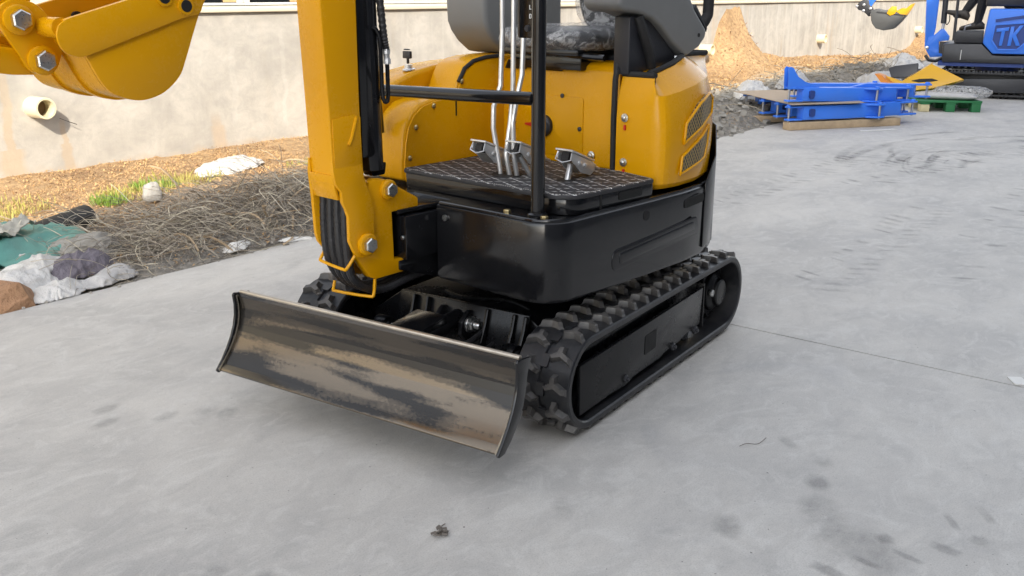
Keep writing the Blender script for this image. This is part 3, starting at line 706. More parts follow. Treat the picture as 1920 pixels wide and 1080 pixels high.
# front panel below the seat
pp = MB(); pp.prism([(-.06,.596),(-.06,.868),(-.067,.885),(-.085,.896),(-.15,.900),(-.15,.890),(-.08,.880),(-.072,.866),(-.072,.596)], 1, -.188, .268); panel = pp.build('seat_panel', M['yellow'], EX, HX, ang=40)
MB().prism(round_poly([(-.15,.615),(.137,.615),(.137,.795),(-.15,.795)], [.004,.004,.012,.004], 4), 0, -.0595, -.0572).build('access_cover', M['yellow'], panel, HX, bevel=.0012)
for y, z in ((.057,.796),(.126,.702),(-.139,.702)): MB().rev((-.0572,y,z), (1,0,0), [(.0068,0),(.0068,.003),(.003,.005)], 10).build('bolt', M['charcoal'], panel, HX)
MB().rev((-.0572,.172,.628), (1,0,0), [(.013,0),(.013,.003),(.008,.005),(.007,.010),(.003,.012)], 14).build('bolt', M['zinc'], panel, HX)
MB().rev((-.057,-.014,.701), (1,0,0), [(.034,0),(.034,.012),(.028,.018),(.010,.020)], 24).build('knob', M['seat'], panel, HX)
MB().prism([(-.092,.698),(-.06,.693),(-.06,.707),(-.092,.703)], 0, -.0568, -.052).build('red_lever', M['red'], panel, HX, bevel=.001)
st = MB(); st.tube([(-.028,.280,.905),(-.018,.286,.880),(-.012,.287,.86),(-.010,.286,.75),(-.010,.288,.606)], .0085, 10); st.build('seal_strip', M['foam'], EX, HX)

# engine hood, lofted round the tail
hp = [(-.005,.300),(-.005,.36)] + round_poly([(-.005,.36),(-.005,.452),(-.10,.462)], [0,.05,0], 7)[1:-1] + [(-.10,.461),(-.20,.452),(-.30,.422),(-.39,.372),(-.455,.30),(-.50,.19),(-.515,0),(-.50,-.19),(-.455,-.30),(-.39,-.372),(-.30,-.422),(-.20,-.452),(-.10,-.461),(-.10,-.10),(-.10,.300)]
SG2 = 1 if area(hp) > 0 else -1
def hring(d, z, fx=0):
    out = []
    for (x, y), (qx, qy) in zip(hp, inset(hp, d*SG2)):
        z_ = z; z = z+(.040*min(1, max(0, (-x-.04)/.26))*min(1, max(0, (z-.74)/.10)) if z > 0 else 0)
        if x > -.02: out.append((x-fx, qy if y > .31 else y, z))
        elif abs(y-.30) < 1e-6 or abs(y+.10) < 1e-6: out.append((x, y, z))
        else: out.append((qx, qy, z))
        z = z_
    return out
mb = MB(); mb.loft([hring(.030,.560,.02), hring(.010,.566,.006), hring(.0,.580), hring(-.006,.66), hring(-.004,.74), hring(.006,.79,.004), hring(.018,.822,.010), hring(.058,.852,.018), hring(.078,.864,.022), hring(.086,.870,.024)])
hood = mb.build('engine_hood', M['yellow'], EX, HX, ang=24)
for it in (1,):
    sd_ = hood.modifiers.new('round', 'BEVEL'); sd_.width = .006; sd_.segments = 3; sd_.limit_method = 'ANGLE'; sd_.angle_limit = R(18); hood.modifiers.new('wn', 'WEIGHTED_NORMAL').keep_sharp = False
# hood top: recessed black deck with rubber edge
deck = [(x, y) for x, y, z in hring(.098, 0, .030)]
MB().loft([hring(.098, .850, .030), hring(.098, .8715, .030)]).build('deck', M['black'], EX, HX, bevel=.002)
MB().tube(hring(.092, .875, .027)[:17], .0085, 10).build('rubber_edge', M['foam'], EX, HX)
# grilles let into the near flank (slightly proud frames, dark mesh)
def flank(x):       # hood outline y at x, with its bulge
    pts = [(-.05,.4605),(-.10,.461),(-.20,.452),(-.30,.422),(-.39,.372)]
    for (a, b_), (c_, d_) in zip(pts, pts[1:]):
        if c_ <= x <= a: return b_+(d_-b_)*(a-x)/(a-c_)
    return .46
def grille(poly, off=.0075):
    k = 14; n_ = len(poly); vs = []; fs = []
    # fill as strips along x
    xs = sorted(set(p[0] for p in poly)); X = [xs[0]+(xs[-1]-xs[0])*i/k for i in range(k+1)]
    def span(x):
        zz = []
        for i in range(n_):
            (a, b_), (c_, d_) = poly[i-1], poly[i]
            if min(a, c_)-1e-9 <= x <= max(a, c_)+1e-9 and abs(a-c_) > 1e-9: zz.append(b_+(d_-b_)*(x-a)/(c_-a))
        return (min(zz), max(zz)) if zz else (0, 0)
    for x in X:
        lo, hi = span(x); vs += [(x, flank(x)+off, lo), (x, flank(x)+off, hi), (x, flank(x)-.004, hi), (x, flank(x)-.004, lo)]
    for i in range(k):
        for j in range(4): fs.append((i*4+j, i*4+(j+1) % 4, (i+1)*4+(j+1) % 4, (i+1)*4+j))
    fs += [(0,1,2,3), tuple(k*4+j for j in (3,2,1,0))]
    g_ = MB().add(vs, fs).build('grille', M['grille'], hood, HX)
    fr = MB(); pp_ = []
    for i in range(n_):
        a, b_ = Vector(poly[i-1]), Vector(poly[i])
        for q in range(6): c_ = a.lerp(b_, q/6); pp_.append((c_.x, flank(c_.x)+off, c_.y))
    fr.tube(pp_+[pp_[0]], .004, 8, False); fr.build('grille_frame', M['yellow'], hood, HX)
grille([(-.098,.688),(-.105,.742),(-.19,.795),(-.262,.815),(-.295,.80),(-.292,.755)])
grille([(-.085,.603),(-.092,.652),(-.270,.722),(-.262,.668),(-.238,.632)])
for z, in ((.757,),(.632,)): 
    MB().rev((-.004,.330,z), (1,0,0), [(.012,0),(.012,.003),(.008,.004),(.007,.009),(.003,.011)], 14).build('bolt', M['zinc'], hood, HX)
    MB().box(-.0045,.0005,.3285,.3345,z-.034,z-.02).build('slot', M['red'], hood, HX)

# right hand console: near half and far half covers with a groove
near = [(.365,.560),(.370,.61),(.362,.680),(.350,.725),(.328,.757),(.295,.780),(.245,.792),(.165,.798),(.150,.815),(.132,.852),(.112,.880),(.080,.897),(.030,.905),(-.11,.908),(-.11,.560)]
cn = MB().prism(near, 1, -.318, -.192).build('side_console', M['yellow'], EX, HX, bevel=.012, seg=4, ang=30)
side_in = [(x-.006 if x > 0 else x, z-.008 if z > .6 else z) for x, z in near]
MB().prism(side_in, 1, -.1925, -.1870).build('inner_plate', M['yellow'], cn, HX, bevel=.001)
for x, z in ((.345,.628),(.318,.715),(.245,.772),(.128,.836)): MB().rev((x,-.1865,z), (0,1,0), [(.008,0),(.008,.003),(.005,.006),(.002,.007)], 12).build('bolt', M['brass'], cn, HX)
MB().box(.150,.155,-.1868,-.1858,.735,.785).build('slot', M['dark'], cn, HX)
MB().tube([(.138,-.189,.835),(.112,-.189,.873),(.075,-.189,.893),(.02,-.189,.902),(-.05,-.189,.905)], .0065, 8).build('rubber_edge', M['foam'], cn, HX)
far = [(.368,.560),(.372,.62),(.368,.70),(.352,.765),(.318,.808),(.262,.838),(.19,.862),(.11,.876),(.02,.883),(-.11,.886),(-.11,.560)]
cf = MB().prism(far, 1, -.455, -.324).build('side_console', M['yellow'], EX, HX, bevel=.016, seg=4, ang=30)
ky = MB(); ky.rev((.185,-.36,.864), (.1,0,1), [(.020,0),(.020,.003),(.013,.006),(.012,.016)], 18); ky.build('key_lock', M['chrome'], cf, HX)
ky = MB(); ky.obox((.188,-.36,.893), (.008,.006,.02)); ky.obox((.190,-.36,.910), (.010,.034,.022)); ky.obox((.191,-.36,.926), (.008,.024,.004)); ky.build('key', M['seat'], cf, HX, bevel=.002)

# seat with crumpled film, slide rails
sb = MB(); sb.box(-.34,.0,-.14,.16,.9165,.935); sb.box(-.30,-.04,-.12,.14,.873,.917); sb.build('seat_base', M['black'], EX, HX, bevel=.004)
br = MB(); br.prism([(.015,.935),(.050,.935),(.080,.896),(.058,.868),(-.02,.868),(-.02,.935)], 0, -.058, -.050); br.build('seat_bracket', M['black'], EX, HX, bevel=.002); br = MB(); br.prism([(-.175,.867),(-.16,.894),(-.10,.894),(-.08,.875),(-.09,.867)], 0, -.058, -.050); br.build('seat_bracket', M['black'], EX, HX, bevel=.002)
MB().tube([(-.052,.045,.925),(-.03,.045,.925)], .012, 14).build('pivot_bolt', M['charcoal'], EX, HX)
MB().tube(spline([(-.045,.06,.922),(-.02,.14,.918),(-.02,.24,.915)]), .009, 8).build('slide_handle', M['black'], EX, HX)
def cushion(mb, x0, x1, y0, y1, z0, z1, rnd, nse=0, seed=0):
    k = 22; rings = []
    for i in range(k+1):
        v_ = -1+2*i/k; th = v_*PI/2; zc = (z0+z1)/2+(z1-z0)/2*math.sin(th); sc = max(.02, math.cos(th))**rnd; r_ = []
        for j in range(40):
            a = 2*PI*j/40; ca, sa = math.cos(a), math.sin(a); sq = lambda q: math.copysign(abs(q)**.45, q)
            x = (x0+x1)/2+(x1-x0)/2*sq(ca)*sc; y = (y0+y1)/2+(y1-y0)/2*sq(sa)*sc
            if nse:
                d = 1+nse*fbm((x*18+seed, y*18, zc*30), 4); x = (x0+x1)/2+(x-(x0+x1)/2)*d; y = (y0+y1)/2+(y-(y0+y1)/2)*d; r_.append((x, y, zc+nse*.10*fbm((x*24, y*24+seed, 3), 4)))
            else: r_.append((x, y, zc))
        rings.append(r_)
    mb.loft(rings); return mb
seat = cushion(MB(), -.40, .02, -.17, .19, .930, .992, .25).build('seat', M['seat'], EX, HX, ang=60)
cushion(MB(), -.408, .030, -.18, .20, .926, 1.000, .25, .05, 3).build('plastic_film', M['film'], seat, HX, ang=40)
bk = cushion(MB(), -.46, -.36, -.16, .18, .97, 1.42, .3).build('backrest', M['seat'], EX, HX, ang=60)
cushion(MB(), -.468, -.345, -.168, .188, .965, 1.43, .3, .06, 9).build('plastic_film', M['film'], bk, HX, ang=40)

# grey lever consoles either side of the seat, armrest
fc = [(.016,1.34),(.013,1.071),(.010,1.007),(-.006,.975),(-.034,.944),(-.080,.912),(-.12,.906),(-.30,.915),(-.36,.98),(-.36,1.34)]
o = MB().prism(fc, 1, -.375, -.200).build('lever_console', M['grey'], EX, HX, bevel=.016, seg=4, ang=30)
MB().cyl((-.06,-.200,1.052), (-.06,-.1985,1.052), .006, n=14).build('screw_hole', M['dark'], o, HX)
MB().cyl((-.14,-.30,.884), (-.14,-.30,.908), .03, n=16).build('console_foot', M['foam'], o, HX)
ncp = [(.02,1.33),(-.09,1.33),(-.315,1.045),(-.385,.985),(-.379,.963),(-.348,.937),(-.278,.911),(-.200,.958),(-.143,1.000),(-.098,1.023),(-.030,1.040),(.035,1.045),(.055,1.06),(.055,1.33)]
o = MB().prism(ncp, 1, .215, .345).build('lever_console', M['grey'], EX, HX, bevel=.014, seg=4, ang=30)
MB().cyl((-.338,.345,.972), (-.338,.3465,.972), .006, n=14).build('screw_hole', M['dark'], o, HX)
MB().prism([(-.318,1.05),(-.386,.992),(-.390,.980),(-.395,.99),(-.325,1.06)], 1, .222, .338).build('trim', M['charcoal'], o, HX)
MB().tube(spline([(-.375,.30,.975),(-.405,.305,.992),(-.432,.31,1.020),(-.440,.31,1.06),(-.440,.31,1.30)], 6), .0165, 14).build('armrest_bar', M['foam'], EX, HX)
bx_ = MB(); bx_.prism([(-.02,1.03),(-.06,1.036),(-.12,1.015),(-.19,.965),(-.25,.92),(-.25,.895),(-.02,.872)], 1, .270, .325); bx_.build('lever_bracket', M['seat'], EX, HX, bevel=.006)
MB().tube(spline([(-.05,.330,1.03),(-.07,.338,.98),(-.10,.336,.93),(-.12,.333,.89)]), .014, 10).build('rubber_boot', M['foam'], EX, HX)
for x, y in ((-.085,.352),(-.035,.350)): MB().rev((x,y,.8715+(.006 if x < -.05 else 0)), (0,0,1), [(.008,0),(.008,.004),(.003,.007)], 10).build('bolt', M['zinc'], EX, HX)

# swing bracket on the front of the house
hb = MB(); hb.box(.40,.585,-.062,.062,.41,.530); hb.box(.40,.60,-.05,.05,.535,.548); hb.prism([(.44,.41),(.60,.41),(.60,.385),(.44,.33)], 1, -.05, .05); hb.build('swing_block', M['black'], EX, HX, bevel=.004)
MB().cyl((.612,0,.40), (.612,0,.562), .028, n=22).build('swing_pin', M['black'], EX, HX)
MB().hexb((.586,.052,.472), (1,0,0), .006, .005).build('bolt', M['zinc'], EX, HX)
bp_ = [(.688,.632),(.667,.638),(.636,.634),(.613,.621),(.524,.570),(.524,.547),(.616,.545),(.613,.418),(.547,.411),(.548,.398),(.578,.394),(.579,.378),(.677,.376),(.696,.384),(.742,.451),(.745,.50),(.70,.56)]
mb = MB(); mb.prism(bp_, 1, .018, .046); mb.prism(bp_, 1, -.046, -.018); mb.box(.622,.69,-.0185,.0185,.40,.535)
bk_ = mb.build('swing_bracket', M['yellow'], EX, HX, bevel=.003)
lg = MB(); lg.box(.545,.625,-.044,.044,.552,.566); lg.box(.545,.625,-.044,.044,.399,.4095); lg.build('lug', M['yellow'], bk_, HX, bevel=.003)
def pinset(x, z, y, r_boss, r_hex, parent, s=1):
    MB().rev((x, y, z), (0,s,0), [(r_boss,0),(r_boss,.008),(r_boss*.86,.011),(r_boss*.60,.011)], 24).build('pin_boss', M['yellow'], parent, HX)
    MB().hexb((x, y+s*.010, z), (0,s,0), r_hex, .014).build('bolt', M['zinc'], parent, HX)
pinset(.628, .607, .045, .026, .0185, bk_)
# wire hose guards
for pts in ([(.765,-.050,.455),(.777,-.052,.436),(.778,-.048,.428),(.782,.045,.424),(.776,.055,.428),(.752,.056,.455)],
            [(.735,-.055,.365),(.740,-.055,.345),(.738,-.05,.338),(.700,.04,.333),(.688,.046,.338),(.682,.046,.378)]):
    MB().tube(spline(pts, 3), .0042, 8).build('wire_guard', M['yellow'], bk_, HX)

# boom
fr_ = [(.800,.640),(.798,.668),(.802,.83),(.810,1.076),(.835,1.30),(.92,1.52),(1.10,1.68),(1.25,1.735)]
re_ = [(1.22,1.865),(1.02,1.82),(.78,1.62),(.70,1.33),(.704,1.076),(.707,.824),(.703,.645)]
boom = MB().prism(fr_+re_, 1, -.047, .047).build('boom', M['yellow'], EX, HX, bevel=.004, seg=3)
fk = [(.802,.662),(.798,.641),(.786,.622),(.785,.598),(.776,.580),(.768,.557),(.769,.496),(.757,.467),(.747,.451),(.730,.446),(.712,.449),(.696,.462),(.688,.485),(.688,.571),(.698,.606),(.711,.652),(.711,.70),(.80,.70)]
def fork(s):
    yy = lambda z: .047+min(1, max(0, (.70-z)/.07))*.014
    r0 = [(x, s*yy(z), z) for x, z in fk]; r1 = [(x, s*(yy(z)-.012 if z < .66 else .040), z) for x, z in fk]
    mb = MB(); n_ = len(fk)
    mb.loft([r0, r1]); return mb.build('fork_plate', M['yellow'], boom, HX, bevel=.002)
fork(1)
fk = [(.804,.70),(.802,.662),(.792,.594),(.789,.504),(.783,.481),(.769,.463),(.753,.452),(.730,.446),(.712,.449),(.696,.462),(.688,.485),(.688,.571),(.698,.606),(.711,.652),(.711,.70)]
fork(-1)
MB().prism([(.803,.665),(.797,.628),(.790,.602),(.782,.602),(.789,.63),(.794,.665)], 1, -.0485, .0485).build('front_plate', M['yellow'], boom, HX, bevel=.002)
pinset(.716, .480, .061, .029, .0195, boom); pinset(.716, .480, -.061, .029, .0195, boom, -1)
MB().cyl((.716,-.05,.480), (.716,.05,.480), .024, n=20).build('pin', M['yellow'], boom, HX)
MB().prism([(.795,.80),(.726,.808),(.709,.80),(.712,.66),(.795,.66)], 1, .0472, .0505).build('doubler_plate', M['yellow'], boom, HX, bevel=.0015)
MB().tube([(.722,.0505,.80),(.742,.0505,.745),(.750,.0505,.735)], .005, 8).build('weld_bead', M['yellow'], boom, HX)
# boom cylinder with its steel line and hose
cy = MB(); cy.rev((.640,0,.652), (.010,0,1), [(.022,0),(.031,.004),(.031,.72),(.025,.73)], 26); cy.build('boom_cylinder', M['black'], EX, HX, ang=40)
MB().prism(round_poly([(.610,.640),(.652,.640),(.660,.672),(.604,.672)], .006, 3), 1, -.016, .016).build('cylinder_eye', M['black'], EX, HX)
MB().box(.640,.690,-.029,.029,.69,1.36).build('cylinder_guard', M['black'], EX, HX, bevel=.010)
MB().tube(spline([(.645,.036,1.012),(.636,.037,1.002),(.627,.037,.973),(.626,.037,.856),(.620,.036,.832),(.612,.035,.828),(.605,.034,.840),(.604,.034,.921)], 5), .0055, 10).build('steel_line', M['black'], EX, HX)
fit = MB(); fit.hexb((.604,.034,.921), (0,0,1), .010, .014); fit.cyl((.605,.034,.935), (.606,.034,.945), .008, n=12); fit.hexb((.606,.034,.945), (0,0,1), .0105, .014); fit.build('hose_fitting', M['plate'], EX, HX)
pts = spline([(.606,.034,.955),(.611,.033,.99),(.617,.030,1.075),(.628,.028,1.2),(.64,.02,1.34)], 26); MB().tube(pts, [.0095+.0009*math.sin(i*1.5) for i in range(len(pts))], 10).build('hose', M['hose'], EX, HX)
# four hoses running down the fork and back under the bracket
for i, y in enumerate((-.040,-.017,.006,.029)):
    o_ = -.004*i; pts = spline([(.742+o_,y,.72),(.763+o_,y,.610),(.768+o_,y*1.02,.52),(.764+o_,y,.45),(.742,y,.394),(.695,y*.95,.352),(.630,y*.9,.338),(.55,y*.9,.35),(.47,y,.36)], 14)
    MB().tube(pts, [.0116+.0006*math.sin(j*2.4) for j in range(len(pts))], 10).build('hose', M['hose'], EX, HX)

# dipper arm and bucket linkage (mostly above the frame)
arm = MB(); arm.prism([(1.14,1.72),(1.24,1.66),(1.33,1.70),(1.530,1.10),(1.535,1.03),(1.50,1.012),(1.465,1.03),(1.455,1.09),(1.20,1.58),(1.12,1.64)], 1, -.040, .040); ar = arm.build('dipper_arm', M['yellow'], EX, HX, bevel=.004)
lk = MB()
for s in (-1, 1):
    lk = MB(); lk.prism(round_poly([(1.452,.968),(1.470,.945),(1.52,.948),(1.60,.965),(1.68,1.02),(1.66,1.06),(1.58,1.010),(1.51,.995),(1.475,1.0)], .012, 3), 1, s*.056-.006, s*.056+.006); lk.build('bucket_link', M['yellow'], EX, HX, bevel=.002)
# bucket: side plates, cheeks, shell, wear straps, torque tube, ears
prof = [(1.163,1.085),(1.187,1.044),(1.222,.964),(1.239,.933),(1.271,.907),(1.302,.896),(1.329,.894),(1.357,.901),(1.382,.914),(1.400,.939),(1.420,.981),(1.440,1.010),(1.452,1.046)]
top = [(1.452,1.046),(1.31,1.085),(1.20,1.125),(1.150,1.130)]
bucket = MB()
BY = .150
shell_o = spline([(x, 0, z) for x, z in prof], 4); so_ = [(p.x, p.z) for p in shell_o]
inn_ = inset(so_+[(1.30,1.2)], .006); si_ = inn_[:-1]
if area(so_+[(1.30,1.2)]) < 0: si_ = inset(so_+[(1.30,1.2)], -.006)[:-1]
poly_shell = so_+si_[::-1]
bucket.prism(poly_shell, 1, -BY+.004, BY-.004); bucket = bucket.build('bucket', M['yellow'], EX, HX, ang=30)
for s in (-1, 1):
    a, b_ = (BY-.0035, BY+.006) if s > 0 else (-BY-.006, -BY+.0035)
    MB().prism(so_+[(1.31,1.085),(1.20,1.125),(1.150,1.130)], 1, a, b_).build('side_plate', M['yellow'], bucket, HX, bevel=.0015)
    ck = [(1.449,1.047),(1.465,1.037),(1.471,1.020),(1.468,1.001),(1.458,.987),(1.437,.979),(1.420,.981),(1.33,1.010),(1.228,1.043),(1.185,1.052),(1.150,1.130),(1.20,1.125),(1.31,1.085)]
    a, b_ = (BY+.0062, BY+.013) if s > 0 else (-BY-.013, -BY-.0062)
    MB().prism(round_poly(ck, .006, 2), 1, a, b_).build('cheek_plate', M['yellow'], bucket, HX, bevel=.0015)
    for x, z in ((1.216,1.067),(1.260,1.083)):
        MB().rev((x, s*(BY+.0125), z), (0,s,0), [(.0165,0),(.0165,.004),(.0125,.0045)], 22).build('bush', M['yellow'], bucket, HX)
        MB().cyl((x, s*(BY+.0168), z), (x, s*(BY+.0178), z), .0115, n=18).build('bolt_hole', M['dark'], bucket, HX)
for y in (-.055, .055):
    stp = so_[20:44]; outp = inset(so_+[(1.30,1.2)], -.005 if area(so_+[(1.30,1.2)]) > 0 else .005)[20:44]
    MB().prism(stp+outp[::-1], 1, y-.012, y+.012).build('wear_strap', M['yellow'], bucket, HX)
MB().tube([(1.452,-BY+.005,1.031),(1.452,BY-.005,1.031)], .0185, 20).build('torque_tube', M['yellow'], bucket, HX)
for s in (-1, 1):
    er = [(1.425,.985),(1.44,.952),(1.466,.944),(1.490,.952),(1.505,.985),(1.52,1.012),(1.535,1.045),(1.525,1.072),(1.50,1.083),(1.465,1.075),(1.445,1.055),(1.43,1.02)]
    MB().prism(round_poly(er, .012, 3), 1, s*.068-.006, s*.068+.006).build('ear', M['yellow'], bucket, HX, bevel=.002)
    for x, z in ((1.499,1.045),(1.466,.972)):
        MB().rev((x, s*.074, z), (0,s,0), [(.027,0),(.027,.008),(.022,.011),(.016,.011)], 24).build('pin_boss', M['yellow'], bucket, HX)
        MB().hexb((x, s*.085, z), (0,s,0), .0185, .014).build('bolt', M['zinc'], bucket, HX)
MB().cyl((1.30,-.135,1.045), (1.30,-.125,1.045), .010, n=14).build('bolt_hole', M['dark'], bucket, HX)
for i in range(3):
    y = -.11+.11*i; MB().prism([(1.150,1.09),(1.178,1.07),(1.10,1.19)], 1, y-.02, y+.02).build('tooth', M['yellow'], bucket, HX, bevel=.002)

# ------------------------------------------------------------------ stack of blue boom arms on timbers
BO, BA = Vector((-5.53,-1.0,0)), math.atan2(.619,-.786)
GB = Matrix.Translation(BO) @ Matrix.Rotation(BA, 4, 'Z')
def placed(o, m): o.matrix_world = m; return o
for (u0,u1,v0,v1,h_,lab) in ((-.01,1.10,0,.10,.066,'long sawn timber under the near side of the blue boom arms'),
                       (-.12,.42,.52,.62,.060,'short timber block under the far end of the blue boom arms')):
    mb = MB(); k = 12
    mb.loft([[(u0+(u1-u0)*i/k, v0+.004*noise.noise(Vector((i*.7,v0,0))), .001), (u0+(u1-u0)*i/k, v1, .001), (u0+(u1-u0)*i/k, v1, h_+.004*noise.noise(Vector((i*.5,2,0)))), (u0+(u1-u0)*i/k, v0+.004, h_+.004*noise.noise(Vector((i*.6,5,0))))] for i in range(k+1)])
    o = mb.build('timber_beam', M['wood'], bevel=.004); o.matrix_world = GB; tag(o, lab, 'timber')
def blue_arm(m, label, goose=False, flip=1):
    a = thing('boom_arm', label, 'boom arm', group='blue boom arms stacked on timbers'); a.matrix_world = m
    f_ = flip
    pl = [(.10,-.045*f_),(.45,-.075*f_),(.80,-.072*f_),(1.10,-.045*f_),(1.16,.0),(1.10,.060*f_),(.80,.045*f_),(.45,.040*f_),(.10,.045*f_)]
    MB().prism(pl, 2, .004, .118).build('box_section', M['blue'], a, bevel=.005)
    for z in (0, .104):
        MB().prism(round_poly([(-.04,-.032),(.11,-.046),(.11,.046),(-.04,.032)], .022, 4), 2, z, z+.014).build('end_plate', M['blue'], a, bevel=.002)
        MB().prism(round_poly([(1.09,-.05),(1.30,-.035),(1.30,.035),(1.09,.05)], .022, 4), 2, z, z+.014).build('end_plate', M['blue'], a, bevel=.002)
        MB().prism(round_poly([(.70,-.072*f_),(.78,-.135*f_),(.86,-.135*f_),(.92,-.07*f_)], .015, 3), 2, z, z+.014).build('lug_plate', M['blue'], a, bevel=.002)
    for x, y in ((-.01,0),(1.27,0),(.82,-.115*f_)):
        MB().cyl((x,y,-.012), (x,y,.130), .0105, n=12).build('pin', M['steelpin'], a)
        MB().rev((x,y,.118), (0,0,1), [(.022,0),(.022,.010),(.016,.014)], 14).build('boss', M['blue'], a)
    MB().prism(round_poly([(.15,.030),(.20,.030),(.20,.095),(.15,.095)], .018, 4), 1, -.060*f_-.012, -.060*f_+.004).build('oval_hole', M['blue_in'], a)
    if goose:
        g_ = [(-.045,.10),(-.055,.20),(-.06,.265),(-.045,.285),(-.015,.278),(.01,.245),(.045,.205),(.12,.165),(.26,.128),(.30,.10)]
        for y in (-.030, .022): MB().prism(g_, 1, y, y+.010).build('gooseneck_plate', M['blue'], a, bevel=.002)
        MB().prism([(.62,.119),(.78,.150),(.92,.150),(1.0,.119)], 1, -.02, .02).build('rib', M['blue'], a, bevel=.002)
    return a
for k, (v_, u_, rot, lab) in enumerate(((.055,.02,2.2,'nearest blue boom arm of the bottom row on the timbers'),
                                     (.30,.07,-1.4,'second blue boom arm from the front in the bottom row'),
                                     (.56,.09,2.5,'third blue boom arm from the front in the bottom row'),
                                     (1.02,.20,-3.5,'farthest blue boom arm of the bottom row, by the rubble'))):
    blue_arm(GB @ Matrix.Translation((u_, v_, .078)) @ Matrix.Rotation(R(rot), 4, 'Z'), lab)
sh = MB(); k = 16; poly = [(-.01,-.01),(.66,-.06),(.86,.45),(.60,1.16),(.13,1.16)]
sheetpts = round_poly(poly, .01, 2)
o = MB().prism(sheetpts, 2, .2125, .2165).build('cardboard_sheet', M['card']); o.matrix_world = GB; tag(o, 'brown cardboard sheet between the two layers of blue boom arms', 'cardboard')
blue_arm(GB @ Matrix.Translation((.035, .10, .229)) @ Matrix.Rotation(R(4.5), 4, 'Z') @ Matrix.Rotation(R(2.0), 4, 'Y'), 'blue boom arm with upright gooseneck end lying on the cardboard', True)
blue_arm(GB @ Matrix.Translation((.30, .42, .229)) @ Matrix.Rotation(R(-7), 4, 'Z') @ Matrix.Rotation(R(1.2), 4, 'Y'), 'blue boom arm behind the upright gooseneck on the cardboard', False, -1)

# ------------------------------------------------------------------ blue excavator far right
EO, EA = Vector((-9.15,-.62,0)), math.atan2(.989,-.151)
BE = thing('blue_excavator', 'blue and charcoal mini excavator with seated driver at the far right', 'excavator', EO, EA)
EM = BE.matrix_world
tread = MB(); bo_ = belt_mb(); tread.add(bo_.v, bo_.f)
lm = {s: lug_mb(s) for s in (1,-1)}
for sg, m_ in lug_frames(): tread.add([m_ @ p for p in lm[sg].v], lm[sg].f)
first = None
for v_, s in ((.08, -1), (.87, 1)):
    if first is None: tk = tread.build('track', M['rubber'], BE, ang=30); first = tk
    else: tk = bpy.data.objects.new('track', first.data); COL.objects.link(tk); tk.parent = BE
    tk.matrix_local = Matrix.Translation((.61, v_, .01)) @ Matrix.Rotation(PI, 4, 'Z'); ss = -s
    MB().prism([(.34,.054),(.30,.192),(-.36,.21),(-.40,.06)], 1, .05*ss, .066*ss).build('cover_plate', M['charcoal'], tk, bevel=.003)
    sprocket_mb(ss).build('sprocket', M['charcoal'], tk); MB().rev((XF,-.03,ZC), (0,1,0), [(.03,0),(.09,.006),(.09,.054),(.03,.06)], 20).build('idler', M['charcoal'], tk)
    MB().box(-.30,.40,-.04,.04,.08,.19).build('track_frame', M['charcoal'], tk)
MB().box(.15,1.05,.17,.78,.10,.26).build('chassis', M['charcoal'], BE, bevel=.01)
MB().rev((.62,.475,.26), (0,0,1), [(.22,0),(.22,.10)], 32).build('slew_ring', M['blue_in'], BE)
sk = [(.06,.376),(.05,.55),(.065,.570),(.434,.574),(.55,.460),(.60,.455),(1.20,.46),(1.22,.376)]
MB().prism(sk, 1, .0, .95).build('skirt', M['charcoal'], BE, bevel=.012)
MB().box(.02,1.20,.03,.92,.335,.372).build('skirt_base', M['blue_in'], BE)
MB().prism(round_poly([(.232,.402),(.246,.402),(.246,.520),(.232,.520)], .006, 3), 1, -.003, .004).build('slot', M['dark'], BE)
MB().prism(round_poly([(.237,.405),(.245,.405),(.245,.51),(.237,.51)], .003, 3), 1, -.005, -.003).build('handle', M['steelpin'], BE)
hd = [(.467,.925),(.440,.585),(.545,.475),(1.14,.475),(1.18,.60),(1.16,.90),(1.12,.935),(.50,.935)]
ho = MB().prism(hd, 1, -.012, .95).build('hood', M['blue'], BE, bevel=.014, seg=3)
hexp = [(.535,.775),(.522,.617),(.590,.520),(.775,.522),(.842,.592),(.855,.80)]
MB().prism(hexp, 1, -.0155, -.0135).build('badge_panel', M['blue_in'], ho)
for i in range(len(hexp)): a_, b_ = hexp[i-1], hexp[i]; MB().beam((a_[0],-.020,a_[1]), (b_[0],-.020,b_[1]), .010, .016).build('badge_rim', M['blue'], ho, bevel=.002)
T_ = [(.555,.728),(.668,.748),(.660,.712),(.636,.708),(.628,.560),(.590,.556),(.602,.702),(.556,.694)]
T_ = [(.556,.735),(.675,.752),(.672,.715),(.640,.711),(.628,.562),(.596,.560),(.606,.706),(.556,.698)]
K_ = [(.690,.755),(.724,.760),(.720,.690),(.772,.768),(.810,.775),(.748,.672),(.800,.565),(.760,.562),(.716,.650),(.712,.562),(.676,.560)]
for L_ in (T_, K_): MB().prism(L_, 1, -.030, -.0158).build('letter', M['blue'], ho, bevel=.003)
MB().beam((.536,-.018,.815), (.86,-.018,.868), .012, .030).build('trim_strip', M['blue_in'], ho)
MB().prism(round_poly([(.155,.580),(.150,.66),(.165,.700),(.44,.704),(.44,.580)], .02, 4), 1, .02, .55).build('floor_mat', M['seat'], BE, bevel=.006)
MB().tube([(.150,.10,.60),(.138,.10,1.5)], .016, 12).build('post', M['charcoal'], BE)
MB().box(.60,1.0,.25,.70,.94,1.02).build('seat', M['seat'], BE, bevel=.02); MB().box(.97,1.06,.25,.70,1.0,1.45).build('backrest', M['seat'], BE, bevel=.03)
MB().box(.42,.80,.10,.24,.96,1.12).build('lever_console', M['seat'], BE, bevel=.02)
MB().tube([(.24,.30,.70),(.25,.28,.745),(.30,.26,.76)], .009, 8).build('pedal_linkage', M['chrome'], BE)
